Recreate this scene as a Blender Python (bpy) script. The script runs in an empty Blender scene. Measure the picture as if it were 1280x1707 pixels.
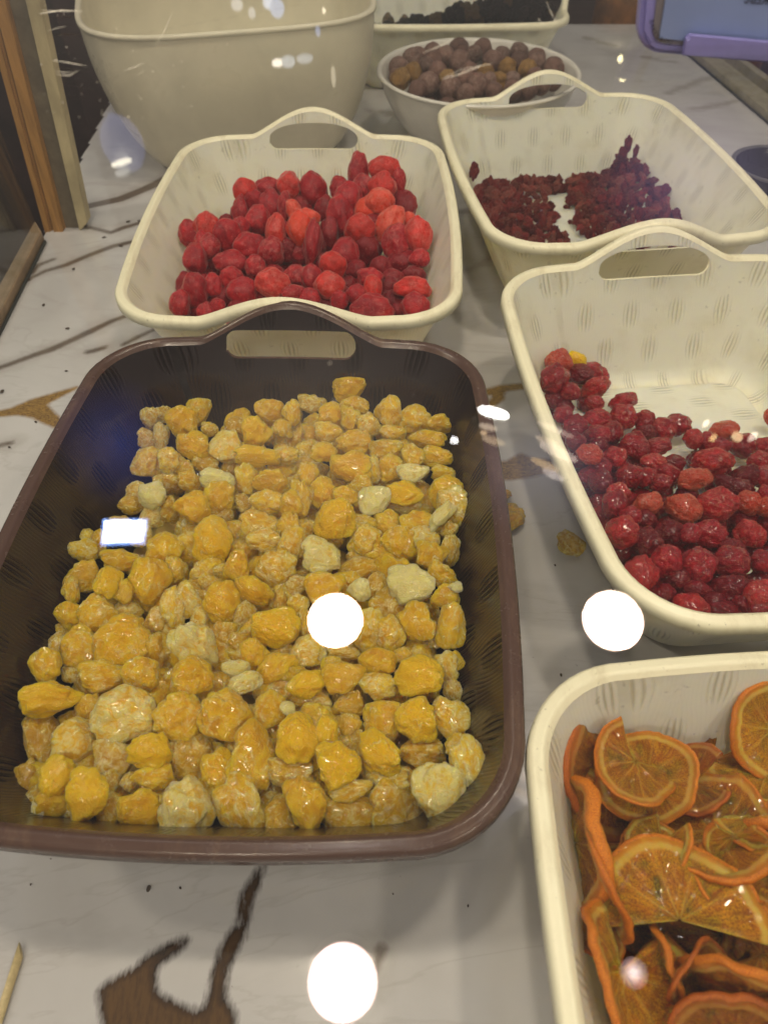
import bpy, bmesh, math, random
import numpy as np
from mathutils import Vector, Matrix, noise, Euler

S = bpy.context.scene
COL = S.collection
R_ = math.radians

# ------------------------------------------------------------------ camera
CAM_Z = 0.404
PITCH = R_(48.4)
FPX = 1195.0
cam_d = bpy.data.cameras.new("camera")
cam = bpy.data.objects.new("camera", cam_d)
COL.objects.link(cam)
cam.location = (0, 0, CAM_Z)
cam.rotation_euler = (math.pi / 2 - PITCH, 0, 0)
cam_d.sensor_fit = 'VERTICAL'
cam_d.sensor_height = 36.0
cam_d.lens = FPX / 1707.0 * 36.0
cam_d.clip_start = 0.01
cam_d.clip_end = 60
cam_d.dof.use_dof = True
cam_d.dof.focus_distance = 0.45
cam_d.dof.aperture_fstop = 11.0
S.camera = cam

FWD = Vector((0, math.cos(PITCH), -math.sin(PITCH)))
UP = Vector((0, math.sin(PITCH), math.cos(PITCH)))
RGT = Vector((1, 0, 0))
CAM = Vector((0, 0, CAM_Z))


def ray(px, py):
    return (FWD + RGT * ((px - 640) / FPX) + UP * ((853.5 - py) / FPX)).normalized()


def at(px, py, z=0.0):
    """the point of the level z that the photograph shows at this pixel"""
    d = ray(px, py)
    return CAM + d * ((z - CAM_Z) / d.z)


# ------------------------------------------------------------------ world, light
w = bpy.data.worlds.new("World")
S.world = w
w.use_nodes = True
wn = w.node_tree
bg = wn.nodes['Background']
bg.inputs['Color'].default_value = (0.92, 0.86, 0.78, 1)
bg.inputs['Strength'].default_value = 0.15

S.view_settings.view_transform = 'Standard'
S.view_settings.look = 'None'
S.view_settings.exposure = 0.68
S.view_settings.gamma = 1.0
try:
    S.cycles.use_denoising = True
    S.cycles.max_bounces = 8
    S.cycles.transparent_max_bounces = 16
    S.cycles.sample_clamp_indirect = 6.0
except Exception:
    pass

LAMP_L = 120.0     # radiance of the round downlights
# ------------------------------------------------------------------ helpers


def mesh(name, verts, faces, mats=(), smooth=True, mi=None, uv=None):
    me = bpy.data.meshes.new(name)
    me.from_pydata([tuple(v) for v in verts], [], faces)
    for m in mats:
        me.materials.append(m)
    if mi is not None:
        me.polygons.foreach_set('material_index', mi)
    if smooth:
        me.polygons.foreach_set('use_smooth', [True] * len(me.polygons))
    if uv is not None:
        l = me.uv_layers.new(name='UVMap')
        vi = np.empty(len(me.loops), dtype=np.int32)
        me.loops.foreach_get('vertex_index', vi)
        l.data.foreach_set('uv', np.asarray(uv, dtype=np.float32)[vi].ravel())
    me.update()
    return me


def link(name, me, parent=None, label=None, cat=None, group=None, kind=None, loc=None, rot=None):
    o = bpy.data.objects.new(name, me)
    COL.objects.link(o)
    if parent is not None:
        o.parent = parent
    if loc is not None:
        o.location = loc
    if rot is not None:
        o.rotation_euler = rot
    for k, v in (('label', label), ('category', cat), ('group', group), ('kind', kind)):
        if v:
            o[k] = v
    return o


def box(bm, c, s, M=None):
    """axis box: centre c, full size s, optional matrix"""
    r = bmesh.ops.create_cube(bm, size=1.0)
    vs = r['verts']
    for v in vs:
        v.co = Vector((v.co.x * s[0] + c[0], v.co.y * s[1] + c[1], v.co.z * s[2] + c[2]))
        if M is not None:
            v.co = M @ v.co
    return vs


def bm_mesh(bm, name, mats, smooth=False, bevel=0.0, seg=2):
    if bevel:
        bmesh.ops.bevel(bm, geom=bm.edges[:] + bm.verts[:], offset=bevel, segments=seg, affect='EDGES', profile=0.6)
    bmesh.ops.recalc_face_normals(bm, faces=bm.faces)
    me = bpy.data.meshes.new(name)
    bm.to_mesh(me)
    bm.free()
    for m in mats:
        me.materials.append(m)
    if smooth:
        me.polygons.foreach_set('use_smooth', [True] * len(me.polygons))
    return me


class NT:
    """tiny node helper"""

    def __init__(self, name):
        self.m = bpy.data.materials.new(name)
        self.m.use_nodes = True
        self.t = self.m.node_tree
        self.n = self.t.nodes
        self.p = self.n['Principled BSDF']
        self.out = self.n['Material Output']

    def new(self, ty, **kw):
        n = self.n.new(ty)
        for k, v in kw.items():
            setattr(n, k, v)
        return n

    def lk(self, a, b):
        self.t.links.new(a, b)

    def math(self, op, a, b=None, c=None):
        n = self.new('ShaderNodeMath', operation=op)
        for i, v in enumerate((a, b, c)):
            if v is None:
                continue
            if isinstance(v, (int, float)):
                n.inputs[i].default_value = v
            else:
                self.lk(v, n.inputs[i])
        return n.outputs[0]

    def noise(self, vec, scale, detail=4, rough=0.55, dist=0.0):
        n = self.new('ShaderNodeTexNoise')
        n.inputs['Scale'].default_value = scale
        n.inputs['Detail'].default_value = detail
        n.inputs['Roughness'].default_value = rough
        n.inputs['Distortion'].default_value = dist
        if vec is not None:
            self.lk(vec, n.inputs['Vector'])
        return n.outputs['Fac']

    def ramp(self, fac, a, b, ca=(0, 0, 0, 1), cb=(1, 1, 1, 1), extra=()):
        n = self.new('ShaderNodeValToRGB')
        n.color_ramp.elements[0].position = a
        n.color_ramp.elements[1].position = b
        n.color_ramp.elements[0].color = ca
        n.color_ramp.elements[1].color = cb
        for p, c in extra:
            e = n.color_ramp.elements.new(p)
            e.color = c
        self.lk(fac, n.inputs[0])
        return n.outputs[0]

    def mix(self, fac, a, b, mode='MIX'):
        n = self.new('ShaderNodeMix', data_type='RGBA', blend_type=mode)
        for i, v in ((0, fac), (6, a), (7, b)):
            if isinstance(v, (int, float)):
                n.inputs[i].default_value = v
            elif isinstance(v, tuple):
                n.inputs[i].default_value = v if len(v) == 4 else v + (1,)
            else:
                self.lk(v, n.inputs[i])
        return n.outputs[2]

    def bump(self, h, strength=0.5, dist=0.001, normal=None):
        n = self.new('ShaderNodeBump')
        n.inputs['Strength'].default_value = strength
        n.inputs['Distance'].default_value = dist
        self.lk(h, n.inputs['Height'])
        if normal is not None:
            self.lk(normal, n.inputs['Normal'])
        return n.outputs[0]

    def set(self, **kw):
        for k, v in kw.items():
            i = self.p.inputs[k.replace('_', ' ')]
            if isinstance(v, (int, float)):
                i.default_value = v
            elif isinstance(v, tuple):
                i.default_value = v if len(v) == len(i.default_value) else v + (1,)
            else:
                self.lk(v, i)
        return self


def coords(t, kind='Object'):
    return t.new('ShaderNodeTexCoord').outputs[kind]


# ------------------------------------------------------------------ materials
def basket_mat(name, base, dirt, rough, gloss_noise=0.12, bstr=0.6, spec=0.5, sss=0.0):
    t = NT(name)
    uv = coords(t, 'UV')
    ob = coords(t, 'Object')
    sx = t.new('ShaderNodeSeparateXYZ')
    t.lk(uv, sx.inputs[0])
    u, v = sx.outputs[0], sx.outputs[1]
    # wood-grain lines that part round lens-shaped knots
    a = t.math('SINE', t.math('MULTIPLY', u, 2 * math.pi / 0.040))
    b = t.math('COSINE', t.math('MULTIPLY', v, 2 * math.pi / 0.064))
    ca = t.math('COSINE', t.math('MULTIPLY', u, 2 * math.pi / 0.040))
    wob = t.math('MULTIPLY', t.noise(ob, 22, 1), 1.0)
    ph = t.math('ADD', t.math('MULTIPLY', u, 2 * math.pi / 0.0025), t.math('MULTIPLY', t.math('MULTIPLY', a, b), 5.4))
    ph = t.math('ADD', ph, wob)
    s = t.math('SINE', ph)
    s = t.math('POWER', t.math('MAXIMUM', t.math('ADD', t.math('MULTIPLY', s, 0.5), 0.5), 0.0001), 2.2)
    lens = t.math('MULTIPLY', t.math('MULTIPLY', ca, b), -1.0)
    mr = t.new('ShaderNodeMapRange')
    mr.inputs[1].default_value = 0.25
    mr.inputs[2].default_value = 0.85
    mr.inputs[3].default_value = 0.06
    mr.inputs[4].default_value = 1.0
    t.lk(lens, mr.inputs[0])
    h = t.math('MULTIPLY', t.math('MULTIPLY', s, mr.outputs[0]), -1.0)
    bm_ = t.bump(h, bstr, 0.0018)
    d1 = t.ramp(t.noise(ob, 26, 6, 0.62, 0.4), 0.52, 0.78)
    sp = t.ramp(t.noise(ob, 170, 3, 0.6), 0.66, 0.73)
    col = t.mix(t.math('MULTIPLY', d1, 0.45), base + (1,), dirt + (1,))
    col = t.mix(t.math('MULTIPLY', sp, 0.35), col, tuple(x * 0.5 for x in dirt) + (1,))
    # shade inside the pressed lines is painted into the colour
    col = t.mix(t.math('MULTIPLY', t.math('MULTIPLY', s, mr.outputs[0]), 0.5), col, tuple(x * 0.45 for x in dirt) + (1,))
    r = t.math('ADD', t.math('MULTIPLY', t.noise(ob, 60, 5), gloss_noise), rough - gloss_noise * 0.5)
    t.set(Base_Color=col, Roughness=r, Normal=bm_, Specular_IOR_Level=spec)
    if sss:
        t.set(Subsurface_Weight=sss, Subsurface_Radius=(0.016, 0.012, 0.006), Subsurface_Scale=1.0)
    return t.m


M_ivory = basket_mat('ivory_plastic', (0.90, 0.84, 0.64), (0.58, 0.47, 0.29), 0.38, bstr=0.45, sss=0.6)
M_brown = basket_mat('brown_plastic', (0.019, 0.010, 0.010), (0.038, 0.021, 0.018), 0.20, bstr=1.0, spec=0.7)


def rim_mat(name, base, dirt, rough):
    t = NT(name)
    ob = coords(t)
    mp = t.new('ShaderNodeMapping')
    t.lk(ob, mp.inputs[0])
    mp.inputs['Scale'].default_value = (1, 0.35, 1)
    d = t.ramp(t.noise(mp.outputs[0], 70, 6, 0.7), 0.50, 0.75)
    sp = t.ramp(t.noise(ob, 260, 3, 0.6), 0.67, 0.72)
    col = t.mix(t.math('MULTIPLY', d, 0.5), base + (1,), dirt + (1,))
    col = t.mix(t.math('MULTIPLY', sp, 0.5), col, tuple(x * 0.4 for x in dirt) + (1,))
    r = t.math('ADD', t.math('MULTIPLY', t.noise(ob, 120, 4), 0.25), rough - 0.1)
    t.set(Base_Color=col, Roughness=r, Normal=t.bump(t.noise(ob, 400, 4), 0.12, 0.0006))
    return t.m


M_ivory_rim = rim_mat('ivory_rim_plastic', (0.90, 0.85, 0.62), (0.52, 0.42, 0.24), 0.34)
M_brown_rim = rim_mat('brown_rim_plastic', (0.085, 0.045, 0.034), (0.19, 0.115, 0.070), 0.22)


def fruit_mat(name, dark, mid, pale, scale, rough, sss, radius, frost=0.5, coat=0.0, wr=0.4, wr_d=0.0012, sugar=0.0, sheen=0.0, spec=0.45, warm=None, trans=0.0, soft=0.14, crust=0.0):
    """object colour: r = amount of frosting, g = depth of colour, b = random"""
    t = NT(name)
    ob = coords(t, 'Object')
    oi = t.new('ShaderNodeObjectInfo')
    off = t.new('ShaderNodeVectorMath', operation='ADD')
    comb = t.new('ShaderNodeCombineXYZ')
    rr = t.math('MULTIPLY', oi.outputs['Random'], 37.0)
    for i in range(3):
        t.lk(rr, comb.inputs[i])
    t.lk(ob, off.inputs[0])
    t.lk(comb.outputs[0], off.inputs[1])
    vec = off.outputs[0]
    sc = t.new('ShaderNodeSeparateColor')
    t.lk(oi.outputs['Color'], sc.inputs[0])
    fr, dp, wm = sc.outputs[0], sc.outputs[1], sc.outputs[2]
    n1 = t.noise(vec, scale, 5, 0.6, 0.8)
    n2 = t.noise(vec, scale * 2.3, 4, 0.60, 0.9)
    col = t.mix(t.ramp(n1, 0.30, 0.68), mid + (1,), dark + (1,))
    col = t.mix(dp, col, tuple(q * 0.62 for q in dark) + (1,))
    if warm:
        col = t.mix(wm, col, warm + (1,))
    thr = t.math('SUBTRACT', 0.80, t.math('MULTIPLY', fr, 0.50))
    f = t.new('ShaderNodeMapRange')
    t.lk(n2, f.inputs[0])
    t.lk(t.math('SUBTRACT', thr, soft), f.inputs[1])
    t.lk(t.math('ADD', thr, soft), f.inputs[2])
    f.interpolation_type = 'SMOOTHSTEP'
    col = t.mix(t.math('MULTIPLY', f.outputs[0], frost), col, pale + (1,))
    if crust:
        # the thin frosted skin looks denser where one sees it edge-on
        lw = t.new('ShaderNodeLayerWeight')
        lw.inputs['Blend'].default_value = 0.5
        cr = t.math('MULTIPLY', t.ramp(lw.outputs['Facing'], 0.42, 0.95), t.math('ADD', t.math('MULTIPLY', n1, 0.7), 0.45))
        col = t.mix(t.math('MULTIPLY', t.math('MULTIPLY', cr, crust), t.math('SUBTRACT', 1.0, t.math('MULTIPLY', dp, 0.6))), col, pale + (1,))
    hgt = t.math('ADD', t.math('MULTIPLY', n2, 0.6), t.math('MULTIPLY', t.noise(vec, scale * 9, 4, 0.6), 0.4))
    nm = t.bump(hgt, wr, wr_d)
    if sugar:
        v = t.new('ShaderNodeTexVoronoi')
        v.inputs['Scale'].default_value = scale * 5
        t.lk(vec, v.inputs['Vector'])
        sg = t.ramp(v.outputs['Distance'], 0.10, 0.24, (1, 1, 1, 1), (0, 0, 0, 1))
        gate = t.ramp(t.noise(vec, scale * 4, 2), 0.5, 0.62)
        sg = t.math('MULTIPLY', sg, gate)
        col = t.mix(t.math('MULTIPLY', sg, sugar), col, pale + (1,))
        nm = t.bump(sg, 0.5, 0.0006, nm)
    t.set(Base_Color=col, Roughness=t.math('ADD', t.math('MULTIPLY', n2, 0.25), rough - 0.12), Normal=nm,
          Subsurface_Weight=sss, Subsurface_Radius=radius, Subsurface_Scale=1.0, Specular_IOR_Level=spec,
          Coat_Weight=coat, Coat_Roughness=0.12, Sheen_Weight=sheen)
    if isinstance(trans, tuple):
        # clear jelly where the frosting is thin, cloudy where it is thick
        tr_ = t.new('ShaderNodeMapRange')
        tr_.inputs[1].default_value = 0.0
        tr_.inputs[2].default_value = 1.0
        tr_.inputs[3].default_value = trans[0]
        tr_.inputs[4].default_value = trans[1]
        t.lk(f.outputs[0], tr_.inputs[0])
        t.lk(tr_.outputs[0], t.p.inputs['Transmission Weight'])
    else:
        t.p.inputs['Transmission Weight'].default_value = trans
    t.p.inputs['IOR'].default_value = 1.38
    t.p.inputs['Sheen Roughness'].default_value = 0.35
    return t.m


M_gold = fruit_mat('candied_yellow_fruit', (0.70, 0.355, 0.001), (1.0, 0.70, 0.016), (1.0, 0.88, 0.42), 1.35, 0.23, 0.85,
                   (0.0065, 0.0056, 0.0010), frost=0.80, coat=0.4, wr=0.38, wr_d=0.08, sheen=0.1, warm=(1.0, 0.58, 0.003), trans=0.30, soft=0.16, crust=0.80)
M_straw = fruit_mat('candied_red_fruit', (0.30, 0.004, 0.012), (0.74, 0.022, 0.030), (0.95, 0.36, 0.30), 1.5, 0.30, 0.6,
                    (0.005, 0.0008, 0.0006), frost=0.30, wr=0.22, wr_d=0.05, sugar=0.85, sheen=0.15, warm=(0.92, 0.10, 0.015), trans=0.15, crust=0.35)
M_cherry = fruit_mat('glace_cherry', (0.34, 0.004, 0.016), (0.86, 0.026, 0.046), (0.98, 0.32, 0.20), 1.6, 0.17, 0.5,
                     (0.0060, 0.0008, 0.0005), frost=0.35, coat=0.9, wr=0.8, wr_d=0.14, warm=(0.75, 0.07, 0.012), trans=0.12)
M_raisin = fruit_mat('dried_cranberry', (0.20, 0.028, 0.036), (0.58, 0.095, 0.085), (0.75, 0.32, 0.24), 1.4, 0.30, 0.3,
                     (0.002, 0.0006, 0.0004), frost=0.35, wr=0.9, wr_d=0.2, spec=0.5)
M_dark = fruit_mat('dark_dried_fruit', (0.022, 0.013, 0.016), (0.085, 0.045, 0.048), (0.32, 0.20, 0.08), 1.6, 0.40, 0.0,
                   (0.002, 0.001, 0.001), frost=0.4, wr=0.9, wr_d=0.2)
M_nut = fruit_mat('brown_round_fruit', (0.13, 0.068, 0.052), (0.27, 0.150, 0.115), (0.45, 0.33, 0.27), 1.3, 0.42, 0.15,
                  (0.002, 0.001, 0.001), frost=0.35, wr=0.35, wr_d=0.08)
M_nuty = fruit_mat('opened_round_fruit', (0.20, 0.11, 0.035), (0.36, 0.20, 0.06), (0.48, 0.34, 0.16), 1.3, 0.38, 0.25,
                   (0.003, 0.002, 0.001), frost=0.35, wr=0.35, wr_d=0.08)


def orange_mats():
    t = NT('dried_orange_flesh')
    uv = coords(t, 'UV')     # u = radius 0..1, v = angle in turns
    ob = coords(t, 'Object')
    oi = t.new('ShaderNodeObjectInfo')
    sx = t.new('ShaderNodeSeparateXYZ')
    t.lk(uv, sx.inputs[0])
    r, an = sx.outputs[0], sx.outputs[1]
    n = t.noise(ob, 90, 4, 0.6, 0.5)
    seg = t.math('MULTIPLY', t.math('ADD', an, t.math('MULTIPLY', t.math('SUBTRACT', n, 0.5), 0.09)), 9.0)
    fr = t.math('ABSOLUTE', t.math('SUBTRACT', t.math('FRACT', seg), 0.5))
    wd = t.math('MULTIPLY', t.math('SUBTRACT', 0.5, fr), t.math('MAXIMUM', r, 0.05))
    memb = t.ramp(wd, 0.008, 0.030, (1, 1, 1, 1), (0, 0, 0, 1))
    fib = t.new('ShaderNodeCombineXYZ')
    t.lk(t.math('MULTIPLY', r, 3.0), fib.inputs[0])
    t.lk(t.math('MULTIPLY', an, 60.0), fib.inputs[1])
    fibn = t.noise(fib.outputs[0], 1.0, 4, 0.65, 0.6)
    big = t.noise(ob, 42, 4, 0.6)
    flesh = t.mix(t.ramp(fibn, 0.30, 0.70), (0.46, 0.13, 0.001, 1), (0.98, 0.46, 0.003, 1))
    flesh = t.mix(t.ramp(big, 0.42, 0.68), flesh, (0.27, 0.06, 0.002, 1))
    flesh = t.mix(t.math('MULTIPLY', memb, 0.5), flesh, (0.88, 0.52, 0.08, 1))
    rw = t.math('ADD', r, t.math('MULTIPLY', t.math('SUBTRACT', t.noise(ob, 260, 4, 0.7), 0.5), 0.13))
    pith = t.ramp(rw, 0.815, 0.850)
    pc = t.mix(t.ramp(t.noise(ob, 420, 3, 0.6), 0.38, 0.62), (0.86, 0.36, 0.008, 1), (0.95, 0.62, 0.16, 1))
    col = t.mix(pith, flesh, pc)
    rind = t.ramp(rw, 0.90, 0.935)
    col = t.mix(rind, col, (0.80, 0.26, 0.006, 1))
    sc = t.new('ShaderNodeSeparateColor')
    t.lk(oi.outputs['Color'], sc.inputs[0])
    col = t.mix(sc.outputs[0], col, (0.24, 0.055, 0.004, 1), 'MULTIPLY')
    hh = t.math('ADD', t.math('MULTIPLY', fibn, 0.7), t.math('MULTIPLY', t.noise(ob, 300, 4, 0.6), 0.5))
    t.set(Base_Color=col, Roughness=0.5, Normal=t.bump(hh, 1.0, 0.0016), Subsurface_Weight=0.8,
          Subsurface_Radius=(0.012, 0.0050, 0.0004), Subsurface_Scale=1.0)
    t.p.inputs['Coat Weight'].default_value = 0.35
    flesh_m = t.m
    t = NT('dried_orange_rind')
    ob = coords(t)
    v = t.new('ShaderNodeTexVoronoi')
    v.inputs['Scale'].default_value = 750
    t.lk(ob, v.inputs['Vector'])
    n = t.noise(ob, 60, 5, 0.6)
    col = t.mix(t.ramp(n, 0.32, 0.68), (0.85, 0.30, 0.006, 1), (0.40, 0.075, 0.004, 1))
    oi = t.new('ShaderNodeObjectInfo')
    sc = t.new('ShaderNodeSeparateColor')
    t.lk(oi.outputs['Color'], sc.inputs[0])
    col = t.mix(sc.outputs[0], col, (0.40, 0.16, 0.05, 1), 'MULTIPLY')
    t.set(Base_Color=col, Roughness=0.45, Normal=t.bump(v.outputs['Distance'], 0.35, 0.0007), Subsurface_Weight=0.25,
          Subsurface_Radius=(0.005, 0.002, 0.0004), Subsurface_Scale=1.0)
    return flesh_m, t.m


M_flesh, M_rind = orange_mats()


def simple(name, col, rough=0.5, nscale=60, var=0.25, metallic=0.0, bump=0.15, stretch=None, spec=0.5, coat=0.0):
    t = NT(name)
    ob = coords(t)
    if stretch:
        mp = t.new('ShaderNodeMapping')
        mp.inputs['Scale'].default_value = stretch
        t.lk(ob, mp.inputs[0])
        ob = mp.outputs[0]
    n = t.noise(ob, nscale, 6, 0.62, 0.3)
    c = t.mix(t.ramp(n, 0.3, 0.72), col + (1,), tuple(x * (1 - var * 1.6) for x in col) + (1,))
    t.set(Base_Color=c, Roughness=t.math('ADD', t.math('MULTIPLY', n, 0.2), rough - 0.1), Metallic=metallic,
          Normal=t.bump(n, bump, 0.001), Specular_IOR_Level=spec, Coat_Weight=coat)
    return t.m


def emit(name, col, strength):
    t = NT(name)
    t.set(Base_Color=(0.8, 0.8, 0.8, 1), Emission_Color=col, Emission_Strength=strength)
    return t.m


M_bowl = simple('cloudy_white_plastic', (0.74, 0.68, 0.52), 0.30, 18, 0.10, bump=0.04)
M_bowl_rim = simple('pale_rim_plastic', (0.76, 0.70, 0.54), 0.35, 40, 0.10, bump=0.04)
M_round = simple('white_melamine', (0.74, 0.71, 0.64), 0.22, 25, 0.08, bump=0.03)
M_pine = simple('orange_pine', (0.55, 0.28, 0.075), 0.45, 26, 0.32, stretch=(9, 9, 0.6))
M_cream = simple('cream_painted_strip', (0.60, 0.50, 0.29), 0.5, 40, 0.25, stretch=(1, 1, 0.5))
M_greyboard = simple('grey_brown_board', (0.22, 0.18, 0.12), 0.55, 45, 0.30)
M_trim = simple('tan_edge_trim', (0.34, 0.23, 0.13), 0.5, 40, 0.3)
M_gap = simple('dark_sealant', (0.035, 0.04, 0.035), 0.6)
M_rail = simple('pale_metal_rail', (0.42, 0.38, 0.28), 0.38, 50, 0.2, metallic=0.35)
M_darkwall = simple('dark_brown_panel', (0.055, 0.028, 0.026), 0.35, 8, 0.4)
M_floor = simple('dark_shop_floor', (0.05, 0.035, 0.028), 0.5, 6, 0.5)
M_warm = simple('amber_jar_goods', (0.30, 0.12, 0.03), 0.35, 30, 0.5)
M_lilac = simple('lilac_plastic', (0.27, 0.25, 0.58), 0.35, 60, 0.12)
M_card = simple('bluish_white_card', (0.24, 0.31, 0.55), 0.45, 20, 0.08)
M_cardedge = simple('grey_card_edge', (0.22, 0.20, 0.22), 0.5)
M_ink = simple('black_ink', (0.015, 0.013, 0.012), 0.6)
M_blackdish = simple('black_glossy_dish', (0.022, 0.022, 0.028), 0.18, 90, 0.2)
M_greyrim = simple('grey_dish_edge', (0.13, 0.13, 0.14), 0.3)
M_skewer = simple('pale_bamboo', (0.66, 0.53, 0.27), 0.5, 300, 0.25, stretch=(1, 0.15, 1))
M_hull = simple('lamp_housing', (0.7, 0.7, 0.7), 0.4)
M_speck = simple('crumb_brown', (0.07, 0.045, 0.03), 0.7)

# ------------------------------------------------------------------ the glass over the case
PANE0 = 0.270
TILT = R_(10)


def pane_z(y):
    return PANE0 + y * math.tan(TILT)


def glass_mat(name, tint=(1, 1, 1)):
    t = NT(name)
    t.n.remove(t.p)
    geo = t.new('ShaderNodeNewGeometry')
    dot = t.new('ShaderNodeVectorMath', operation='DOT_PRODUCT')
    t.lk(geo.outputs['Normal'], dot.inputs[0])
    t.lk(geo.outputs['Incoming'], dot.inputs[1])
    c = t.math('ABSOLUTE', dot.outputs['Value'])
    k = t.math('POWER', t.math('MAXIMUM', t.math('SUBTRACT', 1.0, c), 0.0), 5.0)
    f = t.math('ADD', t.math('MULTIPLY', k, 0.80), 0.040)
    tr = t.new('ShaderNodeBsdfTransparent')
    tr.inputs[0].default_value = tint + (1,)
    gl = t.new('ShaderNodeBsdfGlossy')
    gl.inputs['Roughness'].default_value = 0.0
    mx = t.new('ShaderNodeMixShader')
    t.lk(f, mx.inputs[0])
    t.lk(tr.outputs[0], mx.inputs[1])
    t.lk(gl.outputs[0], mx.inputs[2])
    t.lk(mx.outputs[0], t.out.inputs[0])
    return t.m


M_glass = glass_mat('clear_case_glass', (0.985, 0.99, 0.98))
bm = bmesh.new()
ct, st = math.cos(TILT), math.sin(TILT)
Mp = Matrix.Translation((0, 0, PANE0)) @ Matrix.Rotation(TILT, 4, 'X')
box(bm, (0.065, 0.60, 0.0), (1.04, 1.95, 0.003), Mp)
pane = link('glass_pane', bm_mesh(bm, 'glass_pane', [M_glass]), label='clear sloping glass pane covering the whole display case, mirroring round lamps',
            cat='glass pane')
# ------------------------------------------------------------------ lamps: mirrored ones stand where their images show them, fill lamps are added
NRM = Vector((0, -st, ct))
P0 = Vector((0, 0, PANE0))


def mirror_hit(px, py, zc=1.75):
    d = ray(px, py)
    t_ = (P0 - CAM).dot(NRM) / d.dot(NRM)
    h = CAM + d * t_
    r = d - 2 * d.dot(NRM) * NRM
    s_ = (zc - h.z) / r.z
    return h + r * s_, t_ + s_




M_screen = emit('cool_white_panel_glow', (0.82, 0.92, 1.0, 1), 34.0)
M_screen_edge = emit('blue_panel_edge_glow', (0.16, 0.35, 1.0, 1), 7.0)


def soft_disc_emit(name, col, edge, L, Le, r0=0.80, pw=1.0):
    t = NT(name)
    uv = coords(t, 'UV')
    sx = t.new('ShaderNodeSeparateXYZ')
    t.lk(uv, sx.inputs[0])
    f = t.ramp(sx.outputs[0], r0, 1.0, (1, 1, 1, 1), (0, 0, 0, 1))
    f = t.math('POWER', f, pw)
    st_ = t.math('ADD', t.math('MULTIPLY', f, L - Le), Le)
    t.set(Base_Color=(0.8, 0.8, 0.8, 1), Emission_Color=t.mix(f, edge + (1,), col + (1,)), Emission_Strength=st_)
    return t.m


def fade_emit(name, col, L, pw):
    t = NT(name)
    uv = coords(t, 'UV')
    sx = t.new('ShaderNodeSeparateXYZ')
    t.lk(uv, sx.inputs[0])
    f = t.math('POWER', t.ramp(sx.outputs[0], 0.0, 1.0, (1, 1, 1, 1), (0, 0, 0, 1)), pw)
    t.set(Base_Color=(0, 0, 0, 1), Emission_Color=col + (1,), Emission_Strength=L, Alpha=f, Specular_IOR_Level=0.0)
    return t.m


def disc_mesh(name, r, mat, n=48, ry=None):
    ry = ry or r
    V, UV = [(0, 0, 0)], [(0, 0)]
    for q in (0.5, 0.8, 1.0):
        V += [(r * q * math.cos(2 * math.pi * i / n), ry * q * math.sin(2 * math.pi * i / n), 0) for i in range(n)]
        UV += [(q, 0)] * n
    F = [((i + 1) % n + 1, i + 1, 0) for i in range(n)]
    for k in range(2):
        for i in range(n):
            j = (i + 1) % n
            F.append((1 + k * n + i, 1 + k * n + j, 1 + (k + 1) * n + j, 1 + (k + 1) * n + i))
    return mesh(name, V, F, [mat], False, None, UV)


def disc(r, n=40, z=0.0, y_=1.0):
    return [(r * math.cos(2 * math.pi * i / n), r * y_ * math.sin(2 * math.pi * i / n), z) for i in range(n)]


M_lamp = soft_disc_emit('lamp_glow', (1.0, 0.87, 0.69), (1.0, 0.62, 0.50), LAMP_L, 6.0, 0.90)
M_lamp_soft = soft_disc_emit('lamp_glow_soft', (1.0, 0.92, 0.88), (1.0, 0.60, 0.55), 30.0, 5.0, 0.86)
M_lamp_dim = soft_disc_emit('lamp_glow_dim', (1.0, 0.82, 0.82), (0.8, 0.5, 0.5), 10.0, 1.5, 0.2, 1.5)


def downlight(px, py, rpx, mat, label, zc=1.75, kf=1.0):
    p, dist = mirror_hit(px, py, zc)
    d = ray(px, py)
    r = rpx / FPX * dist * d.dot(FWD)
    root = link('ceiling_downlight', None, label=label, cat='lamp', loc=p)
    n = 40
    link('lamp_face', disc_mesh('lamp_face', r, mat), root)
    v = disc(r * 1.001, n, -0.001) + disc(r * 1.10, n, -0.001) + disc(r * 1.10, n, 0.05) + disc(r * 0.6, n, 0.09)
    f = []
    for k in range(3):
        for i in range(n):
            j = (i + 1) % n
            f.append((k * n + i, k * n + j, (k + 1) * n + j, (k + 1) * n + i))
    f.append(tuple(range(3 * n, 4 * n)))
    link('lamp_housing', mesh('lamp_housing', v, f, [M_hull], False), root)
    return root


downlight(559, 1034, 46.5, M_lamp, 'round ceiling lamp mirrored white over the yellow fruit')
downlight(1021, 1034, 51, M_lamp, 'round ceiling lamp mirrored white beside the cherry basket corner')
downlight(571, 1637, 59, M_lamp_soft, 'round ceiling lamp mirrored over the bare marble at the front')
downlight(1056, 1622, 24, M_lamp_dim, 'small dim recessed lamp mirrored over the orange slices')

for x_, y_, lb in ((-1.45, 0.30, 'added fill lamp over the wooden post side of the case'), (-0.45, -1.15, 'added fill lamp behind the viewer on the post side'),  # unseen lamps added to fill in light from the side and behind
                   (0.35, -1.25, 'added fill lamp straight behind the viewer'), (1.15, -0.9, 'added fill lamp behind the viewer on the orange slice side')):
    o = downlight(559, 1034, 60, M_lamp, lb) if 'straight' not in lb else downlight(559, 1034, 60, M_lamp_soft, lb)
    o.location = (x_, y_, 1.75)

# bright panel, mirrored over the left of the yellow fruit
p, dist = mirror_hit(207, 886)
root = link('glowing_screen', None, label='small rectangular white screen with blue edge, mirrored over the yellow fruit', cat='screen', loc=p)


def quad_on(pts_px, zc, ref, dz=0.0):
    return [tuple(mirror_hit(x, y, zc)[0] - ref + Vector((0, 0, dz))) for x, y in pts_px]


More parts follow.
